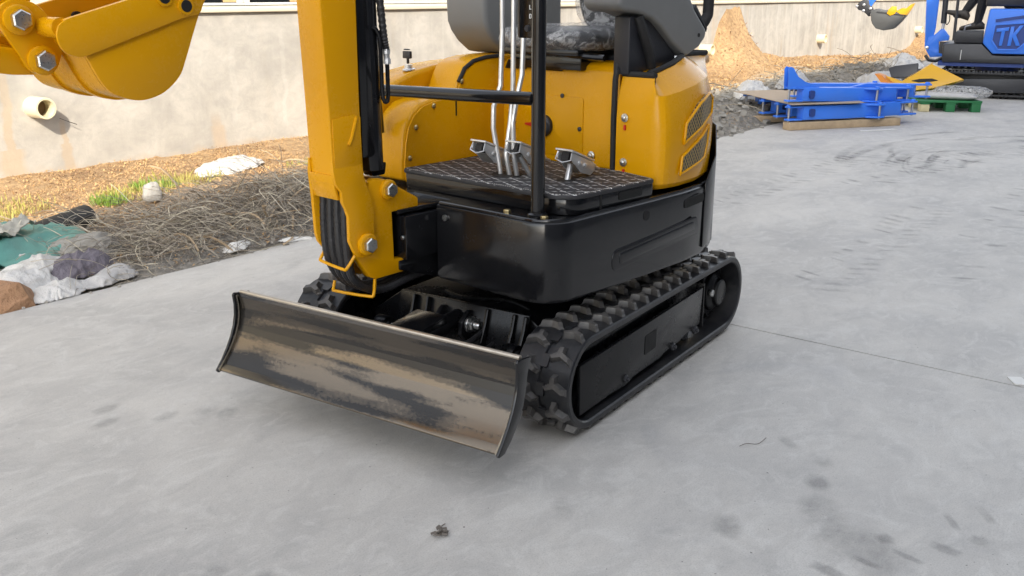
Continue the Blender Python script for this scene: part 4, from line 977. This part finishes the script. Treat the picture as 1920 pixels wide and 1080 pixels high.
# blue boom, bracket, cylinder
bb = [(-.159,.62),(-.190,1.022),(-.20,1.35),(-.10,1.75),(.05,1.72),(-.02,1.32),(-.058,1.023),(-.059,.725),(-.070,.628),(-.095,.500),(-.126,.470),(-.150,.497)]
bo2 = MB().prism(bb, 1, .44, .54).build('boom', M['blue'], BE, bevel=.006)
br_ = [(-.146,.497),(-.120,.62),(-.078,.628),(-.02,.69),(.0,.712),(.030,.710),(.095,.631),(.092,.588),(-.009,.572),(.005,.446),(.06,.436),(.054,.410),(-.083,.400)]
MB().prism(br_, 1, .43, .55).build('swing_bracket', M['blue'], BE, bevel=.004)
MB().box(.0,.12,.44,.54,.43,.57).build('swing_block', M['charcoal'], BE)
MB().rev((-.126,.428,.503), (0,-1,0), [(.02,0),(.02,.01),(.01,.014)], 14).build('pin', M['chrome'], BE)
MB().tube([(.015,.49,.77),(-.005,.49,1.5)], .030, 14).build('boom_cylinder', M['charcoal'], BE); MB().tube([(.014,.49,.70),(.015,.49,.78)], .016, 12).build('cylinder_rod', M['chrome'], BE)
MB().tube([(-.13,.40,.42),(-.09,.38,.37),(-.02,.40,.36),(.06,.42,.40)], .018, 8).build('hose', M['hose'], BE)
MB().tube(spline([(.07,.44,.86),(.075,.43,.80),(.055,.43,.76),(.03,.45,.78)]), .006, 6).build('hose', M['hose'], BE)
# blue arm and grey bucket with yellow teeth
MB().prism([(-.10,1.72),(-.14,1.60),(-.60,1.35),(-.80,1.05),(-.86,.99),(-.83,.92),(-.79,.92),(-.74,1.0),(-.55,1.25),(-.05,1.56)], 1, .45, .53).build('dipper_arm', M['blue'], BE, bevel=.004)
bkE = [(-.760,.903),(-.745,.80),(-.730,.762),(-.687,.709),(-.600,.688),(-.496,.706),(-.43,.78),(-.377,.858),(-.46,.90),(-.542,.912),(-.644,.909),(-.698,.925)]
M['gunmetal'] = simple('gunmetal_paint', (.075,.078,.080), .45, 0, .12)
bkt = MB().prism(bkE, 1, .32, .66).build('bucket', M['gunmetal'], BE, bevel=.008)
MB().prism([(-.695,.885),(-.385,.850),(-.38,.862),(-.69,.898)], 1, .312, .319).build('side_rim', M['charcoal'], bkt)
MB().prism([(-.535,.955),(-.485,.953),(-.478,.905),(-.500,.870),(-.545,.850),(-.582,.875),(-.570,.915)], 1, .308, .318).build('side_cutter', M['yellow2'], bkt, bevel=.002)
for y in (.335, .43, .55, .64): MB().prism([(-.490,.900),(-.425,.935),(-.392,.925),(-.335,.975),(-.312,.985),(-.345,.915),(-.378,.858),(-.40,.845)], 1, y-.020, y+.020).build('tooth', M['yellow2'], bkt)
lkE = MB()
for y in (.43, .53): lkE.prism(round_poly([(-.93,.955),(-.90,1.0),(-.85,1.03),(-.80,1.02),(-.79,.97),(-.75,.925),(-.745,.86),(-.785,.835),(-.82,.87),(-.86,.90),(-.91,.91)], .012, 2), 1, y, y+.02)
lkE.build('bucket_link', M['charcoal'], BE, bevel=.003)
for x, z in ((-.925,.95),(-.85,.965),(-.85,.90),(-.775,.925),(-.755,.86)): MB().rev((x,.430,z), (0,-1,0), [(.016,0),(.016,.012),(.008,.015)], 12).build('pin', M['steelpin'], BE)

# driver: one skinned body, seated, one foot on the pedal, the other stretched forward
def skin_body():
    J = {'pel':(.80,.47,1.06,.115),'sp1':(.81,.47,1.20,.12),'sp2':(.83,.47,1.36,.135),'neck':(.82,.47,1.54,.055),'hd1':(.80,.47,1.62,.075),'hd2':(.795,.47,1.72,.088),'hd3':(.80,.47,1.79,.06),
         'hL':(.74,.39,1.04,.09),'kL':(.40,.37,1.10,.066),'aL':(.36,.36,.755,.042),'fL':(.29,.355,.725,.036),
         'hR':(.74,.55,1.04,.09),'kR':(.33,.55,1.08,.064),'aR':(.20,.45,.86,.042),'fR':(.10,.44,.862,.034),
         'shL':(.84,.29,1.46,.06),'elL':(.74,.25,1.22,.045),'wrL':(.52,.27,1.18,.032),'paL':(.46,.28,1.19,.033),
         'shR':(.84,.65,1.46,.06),'elR':(.74,.70,1.22,.045),'wrR':(.52,.67,1.18,.032),'paR':(.46,.66,1.19,.033)}
    E_ = [('pel','sp1'),('sp1','sp2'),('sp2','neck'),('neck','hd1'),('hd1','hd2'),('hd2','hd3'),('pel','hL'),('hL','kL'),('kL','aL'),('aL','fL'),('pel','hR'),('hR','kR'),('kR','aR'),('aR','fR'),
          ('sp2','shL'),('shL','elL'),('elL','wrL'),('wrL','paL'),('sp2','shR'),('shR','elR'),('elR','wrR'),('wrR','paR')]
    for h_, sy in (('L',1),('R',-1)):
        px, py, pz, _ = J['pa'+h_]
        for f_, (dx, dy, dz, dx2, dz2) in enumerate(((-.03,.028*sy,.005,-.035,-.035),(-.04,.012*sy,.006,-.045,-.036),(-.042,-.004*sy,.004,-.046,-.038),(-.036,-.020*sy,.0,-.040,-.036),(-.005,.040*sy,.01,-.03,.0))):
            a_, b_ = f'f{h_}{f_}a', f'f{h_}{f_}b'; J[a_] = (px+dx, py+dy, pz+dz, .009); J[b_] = (px+dx2, py+dy*1.05, pz+dz2, .008); E_ += [('pa'+h_, a_), (a_, b_)]
    names = list(J); me = bpy.data.meshes.new('body'); me.from_pydata([J[n_][:3] for n_ in names], [(names.index(a_), names.index(b_)) for a_, b_ in E_], [])
    o = bpy.data.objects.new('person', me); COL.objects.link(o)
    sk_ = o.modifiers.new('skin', 'SKIN')
    for i, n_ in enumerate(names): me.skin_vertices[0].data[i].radius = (J[n_][3],)*2; me.skin_vertices[0].data[i].use_root = (n_ == 'pel')
    o.modifiers.new('sub', 'SUBSURF').levels = 1; o.modifiers['sub'].render_levels = 1
    me.materials.append(M['trouser']); return o
pn = skin_body(); pn.location = EO; pn.rotation_euler = (0,0,EA); tag(pn, 'seated driver in dark trousers and dark shoes on the blue excavator', 'person')
def shoe(x, y, z, yaw, pitch):
    prof_ = [(-.07,.0,.032,.030),(-.04,.0,.036,.048),(.0,.0,.036,.056),(.06,.0,.040,.040),(.12,.0,.044,.030),(.165,.0,.036,.024),(.185,.0,.018,.014)]
    rings = [[(px, w_*math.cos(2*PI*j/12), max(-.012, -.010+h_*(1+math.sin(2*PI*j/12))*.9 if math.sin(2*PI*j/12) > -.6 else -.012)) for j in range(12)] for px, _, w_, h_ in prof_]
    m_ = Matrix.Translation((x,y,z)) @ Matrix.Rotation(R(yaw), 4, 'Z') @ Matrix.Rotation(R(pitch), 4, 'Y')
    MB().loft([[m_ @ Vector(p) for p in r_] for r_ in rings]).build('shoe', M['shoe'], pn, ang=60)
shoe(.37, .36, .722, 180, 3); shoe(.20, .45, .835, 180, -18)
hr = cushion(MB(), .725, .90, .385, .555, 1.68, 1.83, .55).build('hair', M['hair'], pn, ang=60)
hf = MB(); cushion(hf, .705,.80,.405,.535,1.585,1.735,.5); hf.obox((.703,.47,1.662), (.03,.024,.04)); hf.obox((.80,.378,1.66), (.03,.018,.05)); hf.obox((.80,.562,1.66), (.03,.018,.05)); hf.build('face', M['skin'], pn, ang=60)
for y in (.445,.495): MB().cyl((.7065,y,1.690), (.702,y,1.690), .008, n=8).build('eye', M['dark'], pn)
MB().box(.703,.708,.450,.490,1.622,1.629).build('mouth', M['red'], pn)
tz = cushion(MB(), .69,.97,.29,.65,1.10,1.52,.35).build('jacket', M['jacket'], pn, ang=60)

# ------------------------------------------------------------------ green pallet with packed panels in front of the blue excavator
PM = EO
gp = thing('pallet', 'green painted pallet with raw wood ends beside the blue boom arms', 'pallet'); gp.matrix_world = EM @ Matrix.Translation((.02,-1.68,0)) @ Matrix.Rotation(R(24), 4, 'Z') if False else Matrix.Translation(EO) @ Matrix.Rotation(EA, 4, 'Z') @ Matrix.Translation((-.02,-1.62,0)) @ Matrix.Rotation(R(18), 4, 'Z')
GPM = gp.matrix_world.copy()
for i in range(6): MB().box(-.02,.56,.02+i*.135,.02+i*.135+.105,.088,.106).build('board', M['greenwood'], gp, bevel=.002)
for x in (.0,.235,.47):
    MB().box(x,x+.085,.022,.81,.070,.0875).build('stringer', M['greenwood'], gp, bevel=.002)
    for y in (.024,.36,.70): MB().box(x,x+.083,y,y+.10,.001,.0695).build('block', M['rawwood'] if x < .2 else M['greenwood'], gp, bevel=.003)
EW = Matrix.Translation(EO) @ Matrix.Rotation(EA, 4, 'Z')
yp = thing('body_panel', 'yellow hood panel with a slot and orange inside leaning on the pallet', 'panel'); yp.matrix_world = EW @ Matrix.Translation((.02,-1.16,-.01)) @ Matrix.Scale(1.16, 4)
fr1 = [(-.41,.262),(-.35,.205),(-.26,.125),(.02,.165),(.255,.245),(.10,.315),(-.018,.365),(-.12,.290),(-.235,.215),(-.33,.245)]
def tilt(poly, v0, v1, k=1.0): return [[(u, v0+z*.5, z) for u, z in poly], [(u, v1+z*.5, z-.02) for u, z in poly]]
mb = MB(); mb.loft(tilt(fr1, 0, .035)); mb.loft([[(u, v_+z*.5, z) for u, z in ((-.235,.215),(-.12,.29),(-.018,.365),(-.018,.35),(-.12,.275),(-.235,.20))] for v_ in (.03,.30)]); ys = mb.build('shell', M['yellow2'], yp, bevel=.004)
MB().loft(tilt([(-.16,.222),(-.10,.238),(.0,.245),(.05,.232),(.0,.222),(-.10,.212)], -.003, .0)).build('slot', M['dark'], yp)
MB().loft([[(-.47,.06,.275),(-.40,.0,.20),(-.34,-.01,.165),(-.335,.12,.17),(-.38,.2,.24),(-.43,.17,.275)],[(-.40,.05,.262),(-.36,.05,.22),(-.30,.04,.20),(-.30,.12,.20),(-.34,.17,.23),(-.38,.15,.262)]]).build('nose', M['orange'], yp, bevel=.004)
bpn = MB().loft(tilt([(-.43,.335),(-.37,.36),(-.145,.395),(-.14,.30),(-.20,.25),(-.39,.245)], .32, .42)); o = bpn.build('body_panel', M['charcoal'], bevel=.006); o.matrix_world = EW @ Matrix.Translation((.0,-1.10,.0)); tag(o, 'black angular body panel behind the yellow hood panel', 'panel')
wb = cushion(MB(), -.10,.46,-1.46,-1.22,.108,.170,.5,.05,4).build('wrapped_bundle', M['bagclear'], ang=50); wb.matrix_world = EW; tag(wb, 'long bundle wrapped in grey plastic on the green pallet', 'bundle')
fo = cushion(MB(), .06,.58,-1.40,-1.10,.12,.225,.45,.10,8).build('plastic_film', M['film'], ang=40); fo.matrix_world = EW; tag(fo, 'loose clear plastic film over the bundle on the green pallet', 'film')

# ------------------------------------------------------------------ rubbish along the verge
def film(name, label, mat, s, n, w, d, h, rot, seed, cat='bag'):
    k = 46; vs = []; fs = []; rid = lambda q: 1-abs(noise.noise(q))*2.2
    for i in range(k+1):
        for j in range(k+1):
            a, b_ = 2*i/k-1, 2*j/k-1; r_ = max(abs(a), abs(b_)); ln = math.hypot(a, b_) or 1; f_ = r_/ln
            edge = 1+.28*noise.noise(Vector((a*f_*1.6+seed, b_*f_*1.6, 0)))+.10*noise.noise(Vector((a*f_*6, b_*f_*6, seed)))
            x, y = a*f_*w*edge, b_*f_*d*edge; q = Vector((x*9+seed, y*9, seed*.7)); wv = Vector((noise.noise(q*.7), noise.noise(q*.7+Vector((5,0,0))), 0))*.8
            dome = (1-min(1, r_)**2.2); z = h*dome*(.75+.5*noise.noise(q*.35))+h*(.22*rid(q+wv)+.13*rid(q*2.3+wv))*(.35+.65*dome)
            vs.append((x+.02*noise.noise(q*1.7), y+.02*noise.noise(q*1.7+Vector((0,9,0))), max(.003, z)))
    n0 = len(vs); vs += [(x, y, z-.003) for x, y, z in vs]
    for i in range(k):
        for j in range(k):
            a = i*(k+1)+j; fs.append((a, a+k+1, a+k+2, a+1)); fs.append((n0+a, n0+a+1, n0+a+k+2, n0+a+k+1))
    o = MB().add(vs, fs).build(name, mat, ang=75); o.location = wpt(s, n, max(0, soilh(s, n))); o.rotation_euler = (0,0,R(rot)); return tag(o, label, cat)
def blob(name, label, cat, mat, s, n, sx, sy, sz, amp=.35, fr=3.0, seed=0, rot=0, zoff=0, sub=5, ang=70):
    bm = bmesh.new(); bmesh.ops.create_icosphere(bm, subdivisions=sub, radius=1)
    for v in bm.verts:
        q = v.co*fr+Vector((seed, seed*2, 0)); wv = Vector((noise.noise(q*.8), noise.noise(q*.8+Vector((7,0,0))), noise.noise(q*.8+Vector((0,7,0)))))*.9
        rid = 1-abs(noise.noise(q*1.1+wv))*2; rid2 = 1-abs(noise.noise(q*2.7+wv*1.5))*2
        d = 1+amp*(.75*noise.noise(q*.55)+.42*rid+.20*rid2-.35); c_ = v.co*max(.25, d)
        v.co = Vector((c_.x*sx, c_.y*sy, max(-.25, c_.z)*sz))
    me = bpy.data.meshes.new(name); bm.to_mesh(me); bm.free(); me.shade_smooth(); me.set_sharp_from_angle(angle=R(ang))
    o = link(name, me, mat); o.location = wpt(s, n, max(-.01, soilh(s, n))+zoff+.2*sz); o.rotation_euler = (0,0,R(rot)); return tag(o, label, cat)
film('plastic_bag', 'crumpled white plastic bag lying in the sunny leaf litter', M['bag'], 2.22, -1.66, .34, .15, .085, 20, 3)
film('plastic_bag', 'white crumpled plastic beside the teal sheet at the left edge', M['bag'], .22, -.27, .28, .19, .10, 30, 5)
film('plastic_bag', 'small pale plastic bag between the terracotta lump and the mauve cloth', M['bag'], .275, -.085, .15, .08, .055, 30, 8)
film('plastic_bag', 'greyish plastic bag at the paving edge right of the mauve cloth', M['bagclear'], .47, -.085, .14, .07, .055, 10, 11)
film('cloth_heap', 'crumpled mauve grey cloth in the rubbish heap', M['cloth'], .42, -.21, .16, .11, .11, 15, 13, 'cloth')
blob('stone', 'grey dirt clod behind the mauve cloth', 'stone', M['rubble'], .56, -.42, .17, .12, .075, .35, 2.2, 16, 10)
blob('stone', 'pale grey stone standing above the brush pile', 'stone', M['stone'], 1.30, -1.06, .055, .04, .075, .3, 2.2, 19, 0, .02, 3)
film('plastic_bag', 'white bag on the grey rubble left of the blue boom arms', M['bag'], 7.6, -.62, .30, .18, .16, 0, 23)
film('plastic_bag', 'pale crumpled bag behind the blue gooseneck arm', M['bagclear'], 8.4, -.55, .28, .16, .16, 0, 26)
film('plastic_bag', 'large white bag heap behind the black body panel', M['bag'], 12.0, -.55, .40, .24, .20, 0, 29)
film('plastic_bag', 'grey white plastic heap under the blue excavator boom', M['bagclear'], 12.9, -.35, .6, .28, .20, 0, 31)
film('plastic_bag', 'torn pale plastic behind the upper blue boom arm', M['bagclear'], 10.0, -.15, .5, .28, .20, 0, 33)
# terracotta lump: angular broken block
bm = bmesh.new()
for p in [(-.13,-.05,0),(.11,-.07,0),(.13,.05,0),(-.11,.07,0),(-.10,-.03,.075),(.03,-.045,.125),(.09,.0,.085),(-.06,.04,.10)]: bm.verts.new([c_*(1+.12*random.uniform(-1,1)) for c_ in p])
bmesh.ops.convex_hull(bm, input=bm.verts); bmesh.ops.triangulate(bm, faces=bm.faces); bmesh.ops.subdivide_edges(bm, edges=bm.edges, cuts=3, use_grid_fill=True)
for v in bm.verts: v.co += Vector((1,1,1))*.008*fbm(v.co*22)
me = bpy.data.meshes.new('broken_block'); bm.to_mesh(me); bm.free(); o = link('broken_block', me, M['brick']); o.location = wpt(.055,-.075,-.02); o.rotation_euler = (0,0,R(-25)); tag(o, 'broken terracotta block at the left end of the paving edge', 'block')
# teal sheet folded over
def sheet(name, label, mat, s, n, w, d, rot, fold, seed, z0=.03, th=.004):
    k = 26; vs = []; fs = []
    for i in range(k+1):
        for j in range(k+1):
            a, b_ = i/k-.5, j/k-.5; x, y = a*w*(1+.12*fbm((b_*3+seed,0,0))), b_*d*(1+.1*fbm((a*3,seed,0)))
            z = z0+.05*fbm((a*2.5+seed, b_*2.5, 0))+fold*max(0, b_+.05)**1.2+.008*fbm((a*11, b_*11, seed)); vs.append((x, y, z))
    n0 = len(vs); vs += [(x, y, z-th) for x, y, z in vs]
    for i in range(k):
        for j in range(k):
            a = i*(k+1)+j; fs.append((a, a+k+1, a+k+2, a+1)); fs.append((n0+a, n0+a+1, n0+a+k+2, n0+a+k+1))
    o = MB().add(vs, fs).build(name, mat, ang=50); o.location = wpt(s, n, max(0, soilh(s, n))); o.rotation_euler = (0,0,R(rot)); return o
o = sheet('teal_sheet', '', M['tarp'], .36, -.56, .56, .42, 25, -.10, 3, .105); tag(o, 'torn teal sheet lying over the rubbish at the left edge', 'sheet')
o = sheet('folded_sheet', '', M['tarpback'], .30, -.60, .30, .18, 32, .06, 7, .128); tag(o, 'folded pale flap lying on top of the teal sheet', 'sheet')
o = sheet('teal_sheet', '', M['tarp'], .20, -.48, .36, .16, 32, -.12, 11, .112); tag(o, 'smaller teal piece below the pale flap at the left edge', 'sheet')
o = MB().rev((-.20,0,0), (1,0,.06), [(.056,0),(.056,.34),(.050,.34),(.050,.03)], 20).build('black_pipe', M['blackpipe']); o.location = wpt(.72,-.86,.06); o.rotation_euler = (0,0,R(196)); tag(o, 'dull black pipe length lying behind the teal sheet', 'pipe')
for s_, n_, sz, rot, lab in ((1.10,-.10,.13,20,'white board scrap at the foot of the brush pile'), (1.36,-.02,.10,-35,'pale torn scrap at the right end of the brush pile'), (1.62,.0,.10,10,'pale scrap on the paving edge beside the yellow boom')):
    film('scrap', lab, M['paper'], s_, n_, sz*.75, sz*.36, .025, rot, s_*9, 'scrap')
# small things on the paving
o = MB().tube(spline([(0,0,.004),(.02,.01,.006),(.05,.012,.004),(.075,.03,.012)]), .0009, 5).build('twig', M['straw2']); o.location = (.345,.83,0); o.rotation_euler = (0,0,R(125)); tag(o, 'thin bent twig on the bare concrete right of the track', 'twig')
lf = MB()
for i in range(26):
    a = random.uniform(0,2*PI); r_ = random.uniform(0,.016); c_ = Vector((r_*math.cos(a)*1.3, r_*math.sin(a), .002+random.uniform(0,.010))); m3 = Matrix.Rotation(random.uniform(0,6), 3, 'Z') @ Matrix.Rotation(random.uniform(-1,1), 3, 'X'); lf.obox(c_, (.012,.005,.0012), m3)
lf.tube([(-.015,-.005,.003),(-.03,-.008,.003),(-.042,-.004,.002)], .001, 4)
o = lf.build('dry_leaf_clump', M['straw2'], smooth=False); o.location = (1.087,.46,0); o.rotation_euler = (0,0,R(20)); tag(o, 'small dry leaf clump on the concrete in front of the blade', 'leaf')
o = MB().box(-.03,.03,-.02,.02,.001,.004).build('paper_scrap', M['paper']); o.location = (-.523,1.35,0); o.rotation_euler = (0,0,.5); tag(o, 'white paper scrap on the concrete near the right edge', 'paper')
o = MB().box(-.17,.17,-.02,.02,.001,.006).build('white_strip', M['paper']); o.location = (-5.95,-.40,0); o.rotation_euler = (0,0,BA); tag(o, 'narrow white strip on the concrete in front of the timber', 'strip')

# ------------------------------------------------------------------ uncountable stuff: leaf litter, grass, brush, rubble
def stuffobj(name, mb, mat, label, cat): 
    o = mb.build(name, mat, smooth=False); site(o); kind(o, 'stuff'); return tag(o, label, cat)
def leaf(mb, p, L, w, yaw, pitch, curl):
    d = Vector((math.cos(yaw)*math.cos(pitch), math.sin(yaw)*math.cos(pitch), math.sin(pitch))); sd = Vector((-math.sin(yaw), math.cos(yaw), 0)); up = d.cross(sd)
    a = Vector(p); m_ = a+d*L*.5-up*curl*L; e = a+d*L; o = len(mb.v)
    mb.v += [a, m_+sd*w, e, m_-sd*w]; mb.f += [(o,o+1,o+2,o+3)]
rnd = random.Random(3)
la, ld, ga, gb2 = MB(), MB(), MB(), MB()
for i in range(62000):
    if i < 52000: s_, n_ = rnd.uniform(-.6, 6.5), (rnd.uniform(-2.28, -.62) if i > 7000 else rnd.uniform(-.95, -.05))
    else: s_, n_ = rnd.uniform(7.5, 20), rnd.uniform(-2.28, -1.0)
    dens = fbm((s_*1.3, n_*1.3, 4), 3)
    if dens < -.30 and rnd.random() < .8: continue
    k = .62 if i < 52000 else 1.3; dark = fbm((s_*3, n_*3, 8), 3) > .18 and rnd.random() < .6
    leaf(ld if dark or rnd.random() < .08 else la, P3(s_, n_, soilh(s_, n_)+rnd.uniform(0,.012)), rnd.uniform(.016,.046)*k, rnd.uniform(.0025,.008)*k, rnd.uniform(0,2*PI), rnd.uniform(-.25,.8), rnd.uniform(-.25,.3))
stuffobj('leaf_litter', la, M['leaf'], 'tan dry leaf litter covering the sunny dirt verge', 'leaf litter'); stuffobj('dark_leaf_litter', ld, M['leafd'], 'dark brown dead leaves scattered through the verge litter', 'leaf litter')
for cs, cn, r_, cnt, mbx in ((1.55,-1.45,.13,420,ga),(1.15,-1.22,.09,260,ga),(1.35,-1.30,.2,260,gb2),(.75,-1.55,.25,260,gb2),(.55,-1.45,.22,200,gb2),(1.75,-1.5,.25,300,gb2),(2.6,-1.3,.2,100,gb2)):
    for i in range(cnt):
        a = rnd.uniform(0,2*PI); q = r_*math.sqrt(rnd.random()); s_, n_ = cs+q*math.cos(a), cn+q*math.sin(a)
        leaf(mbx, P3(s_, n_, soilh(s_, n_)), rnd.uniform(.03,.075), rnd.uniform(.002,.004), rnd.uniform(0,2*PI), rnd.uniform(.5,1.4), rnd.uniform(-.1,.25))
stuffobj('green_grass', ga, M['grass'], 'fresh green grass tufts in the leaf litter', 'grass'); stuffobj('yellow_grass', gb2, M['grass2'], 'yellowing short grass patches in the leaf litter', 'grass')
def straws(cnt, s0, s1, n0, n1, hmax, Lr, rr, rng, prof, curl=.8):
    mb = MB()
    for i in range(cnt):
        s_, n_ = rng.uniform(s0, s1), rng.triangular(n0, n1, n1*.6+n0*.4); h_ = prof(s_, n_)
        if h_ <= .004: continue
        z_ = max(-.01, soilh(s_, n_))+h_*rng.random()**.6*hmax
        L_ = rng.uniform(*Lr); yaw = rng.gauss(.2, 1.5); k = 5; p = Vector(P3(s_, n_, z_)); dz = rng.gauss(.15, .55); pts = []
        cv = rng.gauss(0, curl)
        for j in range(k+1):
            pts.append(p.copy()); d = Vector((math.cos(yaw), math.sin(yaw), dz)); p = p+d.normalized()*L_/k; yaw += cv*.45+rng.gauss(0,.12); dz -= .22
            if p.y > .03: p.y = .03
            gz = soilh(-p.x, p.y) if p.y < 0 else 0
            if p.z < gz+.004: p.z = gz+.004+rng.random()*.006; dz = abs(dz)*.3
        mb.tube(pts, rr*rng.uniform(.6,1.3), 3, False)
    return mb
def brush(s_, n_): return (.08+.09*fbm((s_*2.2, n_*2.2, 3), 3))*gauss(s_, 1.6, .85)*math.sin(PI*min(1, max(0, (n_+1.0)/1.02)))*(1 if s_ > .35 else 0)+.03*gauss(s_, .7, .4)
r3 = random.Random(11)
stuffobj('brush_pile', straws(2000, .4, 2.9, -.95, .0, 1.0, (.10,.34), .0013, r3, brush), M['straw'], 'heap of dry grey straw and weeds along the paving edge', 'brush')
stuffobj('dark_twigs', straws(1700, .3, 2.9, -1.0, .0, .85, (.08,.28), .0012, r3, brush), M['straw2'], 'dark twigs tangled through the dry brush heap', 'twigs')
stuffobj('pale_straw', straws(380, .45, 2.6, -.8, .0, 1.05, (.10,.38), .0017, r3, brush), M['straw3'], 'pale straw stalks lying over the brush heap', 'straw')
stuffobj('broken_sticks', straws(70, .5, 2.6, -.9, .0, 1.0, (.15,.4), .005, r3, brush, .15), M['wood'], 'thicker broken sticks lying in the brush heap', 'sticks')
stuffobj('rubble_straw', straws(260, 5.2, 13, -1.5, .0, 1.0, (.2,.5), .004, r3, lambda s_, n_: .05), M['straw'], 'pale stalks and strips strewn over the grey rubble bank', 'straw')
rb = MB()
for i in range(3400):
    s_, n_ = (r3.uniform(4.6, 14), r3.triangular(-1.5, .10, -.3)) if i < 3000 else (r3.uniform(-.2, 3.0), r3.uniform(-.35, .035)); q = (r3.random()**3)*(.045 if i < 3000 else .012)+.004
    m3 = Matrix.Rotation(r3.uniform(0,6), 3, 'Z') @ Matrix.Rotation(r3.uniform(-.6,.6), 3, 'X'); z_ = soilh(s_, n_) if n_ < 0 else .0
    rb.obox(P3(s_, n_, z_+q*.3), (q*r3.uniform(.8,1.8), q, q*r3.uniform(.5,.9)), m3)
stuffobj('rubble', rb, M['rubble'], 'small grey stones of the rubble bank and paving edge', 'rubble')

# tread prints and footprints: thin dust films on the paving
class Fade(MB):
    def __init__(s): super().__init__(); s.w = []
    def fan(s, ring_):
        c = sum((Vector(p) for p in ring_), Vector())/len(ring_); n_ = len(ring_); o = len(s.v)
        s.add(list(ring_)+[c], [(j, (j+1) % n_, n_) for j in range(n_)]); s.w += [0.0]*n_+[1.0]
    def strip(s, a, b_):
        n_ = len(a); m_ = [(Vector(p)+Vector(q))/2 for p, q in zip(a, b_)]
        s.add(list(a)+m_+list(b_), [(i+k*n_, i+1+k*n_, i+1+(k+1)*n_, i+(k+1)*n_) for i in range(n_-1) for k in (0, 1)]); s.w += [0.0]*n_+[math.sin(PI*i/(n_-1)) for i in range(n_)]+[0.0]*n_
    def done(s, name, mat):
        o = s.build(name, mat, smooth=False); at = o.data.attributes.new('fade', 'FLOAT', 'POINT'); at.data.foreach_set('value', s.w); return o
pr_ = Fade(); pf = Fade()
def quad(mb, c, u, w, l, z):
    u = Vector((*u, 0)).normalized(); v_ = Vector((-u.y, u.x, 0)); c = Vector((*c, z)); mb.fan([c-u*l-v_*w, c-v_*w*1.3, c+u*l-v_*w*.7, c+u*l*.8+v_*w, c+v_*w*1.2, c-u*l*.9+v_*w*.8])
def treads(p0, p1, cnt, half, th, rng, skew=.5, prob=.7):
    p0, p1 = Vector(p0), Vector(p1); d = (p1-p0).normalized(); sd = Vector((-d.y, d.x))
    for i in range(cnt):
        c = p0.lerp(p1, i/(cnt-1))
        for s_ in (-1, 1):
            if rng.random() > prob: continue
            cc = c+sd*half*.55*s_*rng.uniform(.8,1.2); quad(pr_, cc, sd+d*skew*s_, th*rng.uniform(.7,1.8), half*.62*rng.uniform(.5,1.2), .0012+rng.random()*.0004)
r5 = random.Random(5)
treads((-1.15,.55), (-2.9,.62), 20, .12, .014, r5)
treads((-1.6,.95), (-5.2,1.05), 34, .11, .014, r5, .4, .5)
treads((-2.4,-.35), (-4.6,-.15), 24, .12, .015, r5, .5, .7)
treads((-3.4,.1), (-5.9,.9), 26, .12, .016, r5, .4, .6)
treads((-4.2,.05), (-7.2,1.7), 40, .10, .016, r5, .3, .75)
treads((-.2,1.55), (-2.6,1.75), 22, .10, .012, r5, .5, .35)
treads((.75,1.15), (.25,1.55), 8, .07, .012, r5, .4, .5)
for q_ in range(26):
    cx, cy = r5.gauss(-4.7, .30), r5.gauss(.72, .22); r0 = r5.uniform(.25, .95); r1 = r0+r5.uniform(.03, .13); a0 = r5.uniform(120, 300); a1 = a0+r5.uniform(25, 80); k = 12
    P_ = lambda r_, t_: (cx+r_*math.cos(t_)*1.5, cy+r_*math.sin(t_)*.75, .0010+.00002*q_)
    an = [R(a0+(a1-a0)*i/k) for i in range(k+1)]; pr_.strip([P_(r0, a) for a in an], [P_(r1, a) for a in an])
for (x, y, a, l, w_) in ((.98,-.45,20,.10,.045),(1.03,-.52,10,.05,.03),(.92,-.40,25,.05,.035),(1.14,-.62,15,.05,.03),(1.08,-.70,10,.05,.03),(.30,1.02,40,.06,.03),(.42,1.05,30,.05,.035),(.55,1.10,30,.09,.06),(.66,1.20,60,.15,.11),(.25,.92,45,.05,.02),(.72,.95,20,.06,.04),(1.45,.18,30,.05,.03),(1.42,.28,30,.06,.03),(.86,.62,30,.06,.03)):
    k = 18; n0 = len(pf.v); ca, sa = math.cos(R(a)), math.sin(R(a)); ring_ = []
    for j in range(k):
        t_ = 2*PI*j/k; q = 1+.22*noise.noise(Vector((x*9+math.cos(t_), y*9+math.sin(t_), 0))*1.6); px, py = l*q*math.cos(t_), w_*q*math.sin(t_); ring_.append((x+px*ca-py*sa, y+px*sa+py*ca, .0014+.00002*n0*.01))
    pf.fan(ring_)
o = pr_.done('tread_marks', M['print']); kind(o, 'stuff'); tag(o, 'dark dusty track and tyre marks on the concrete', 'tread marks')
o = pf.done('footprints', M['print2']); kind(o, 'stuff'); tag(o, 'faint dusty footprints on the concrete foreground', 'footprints')
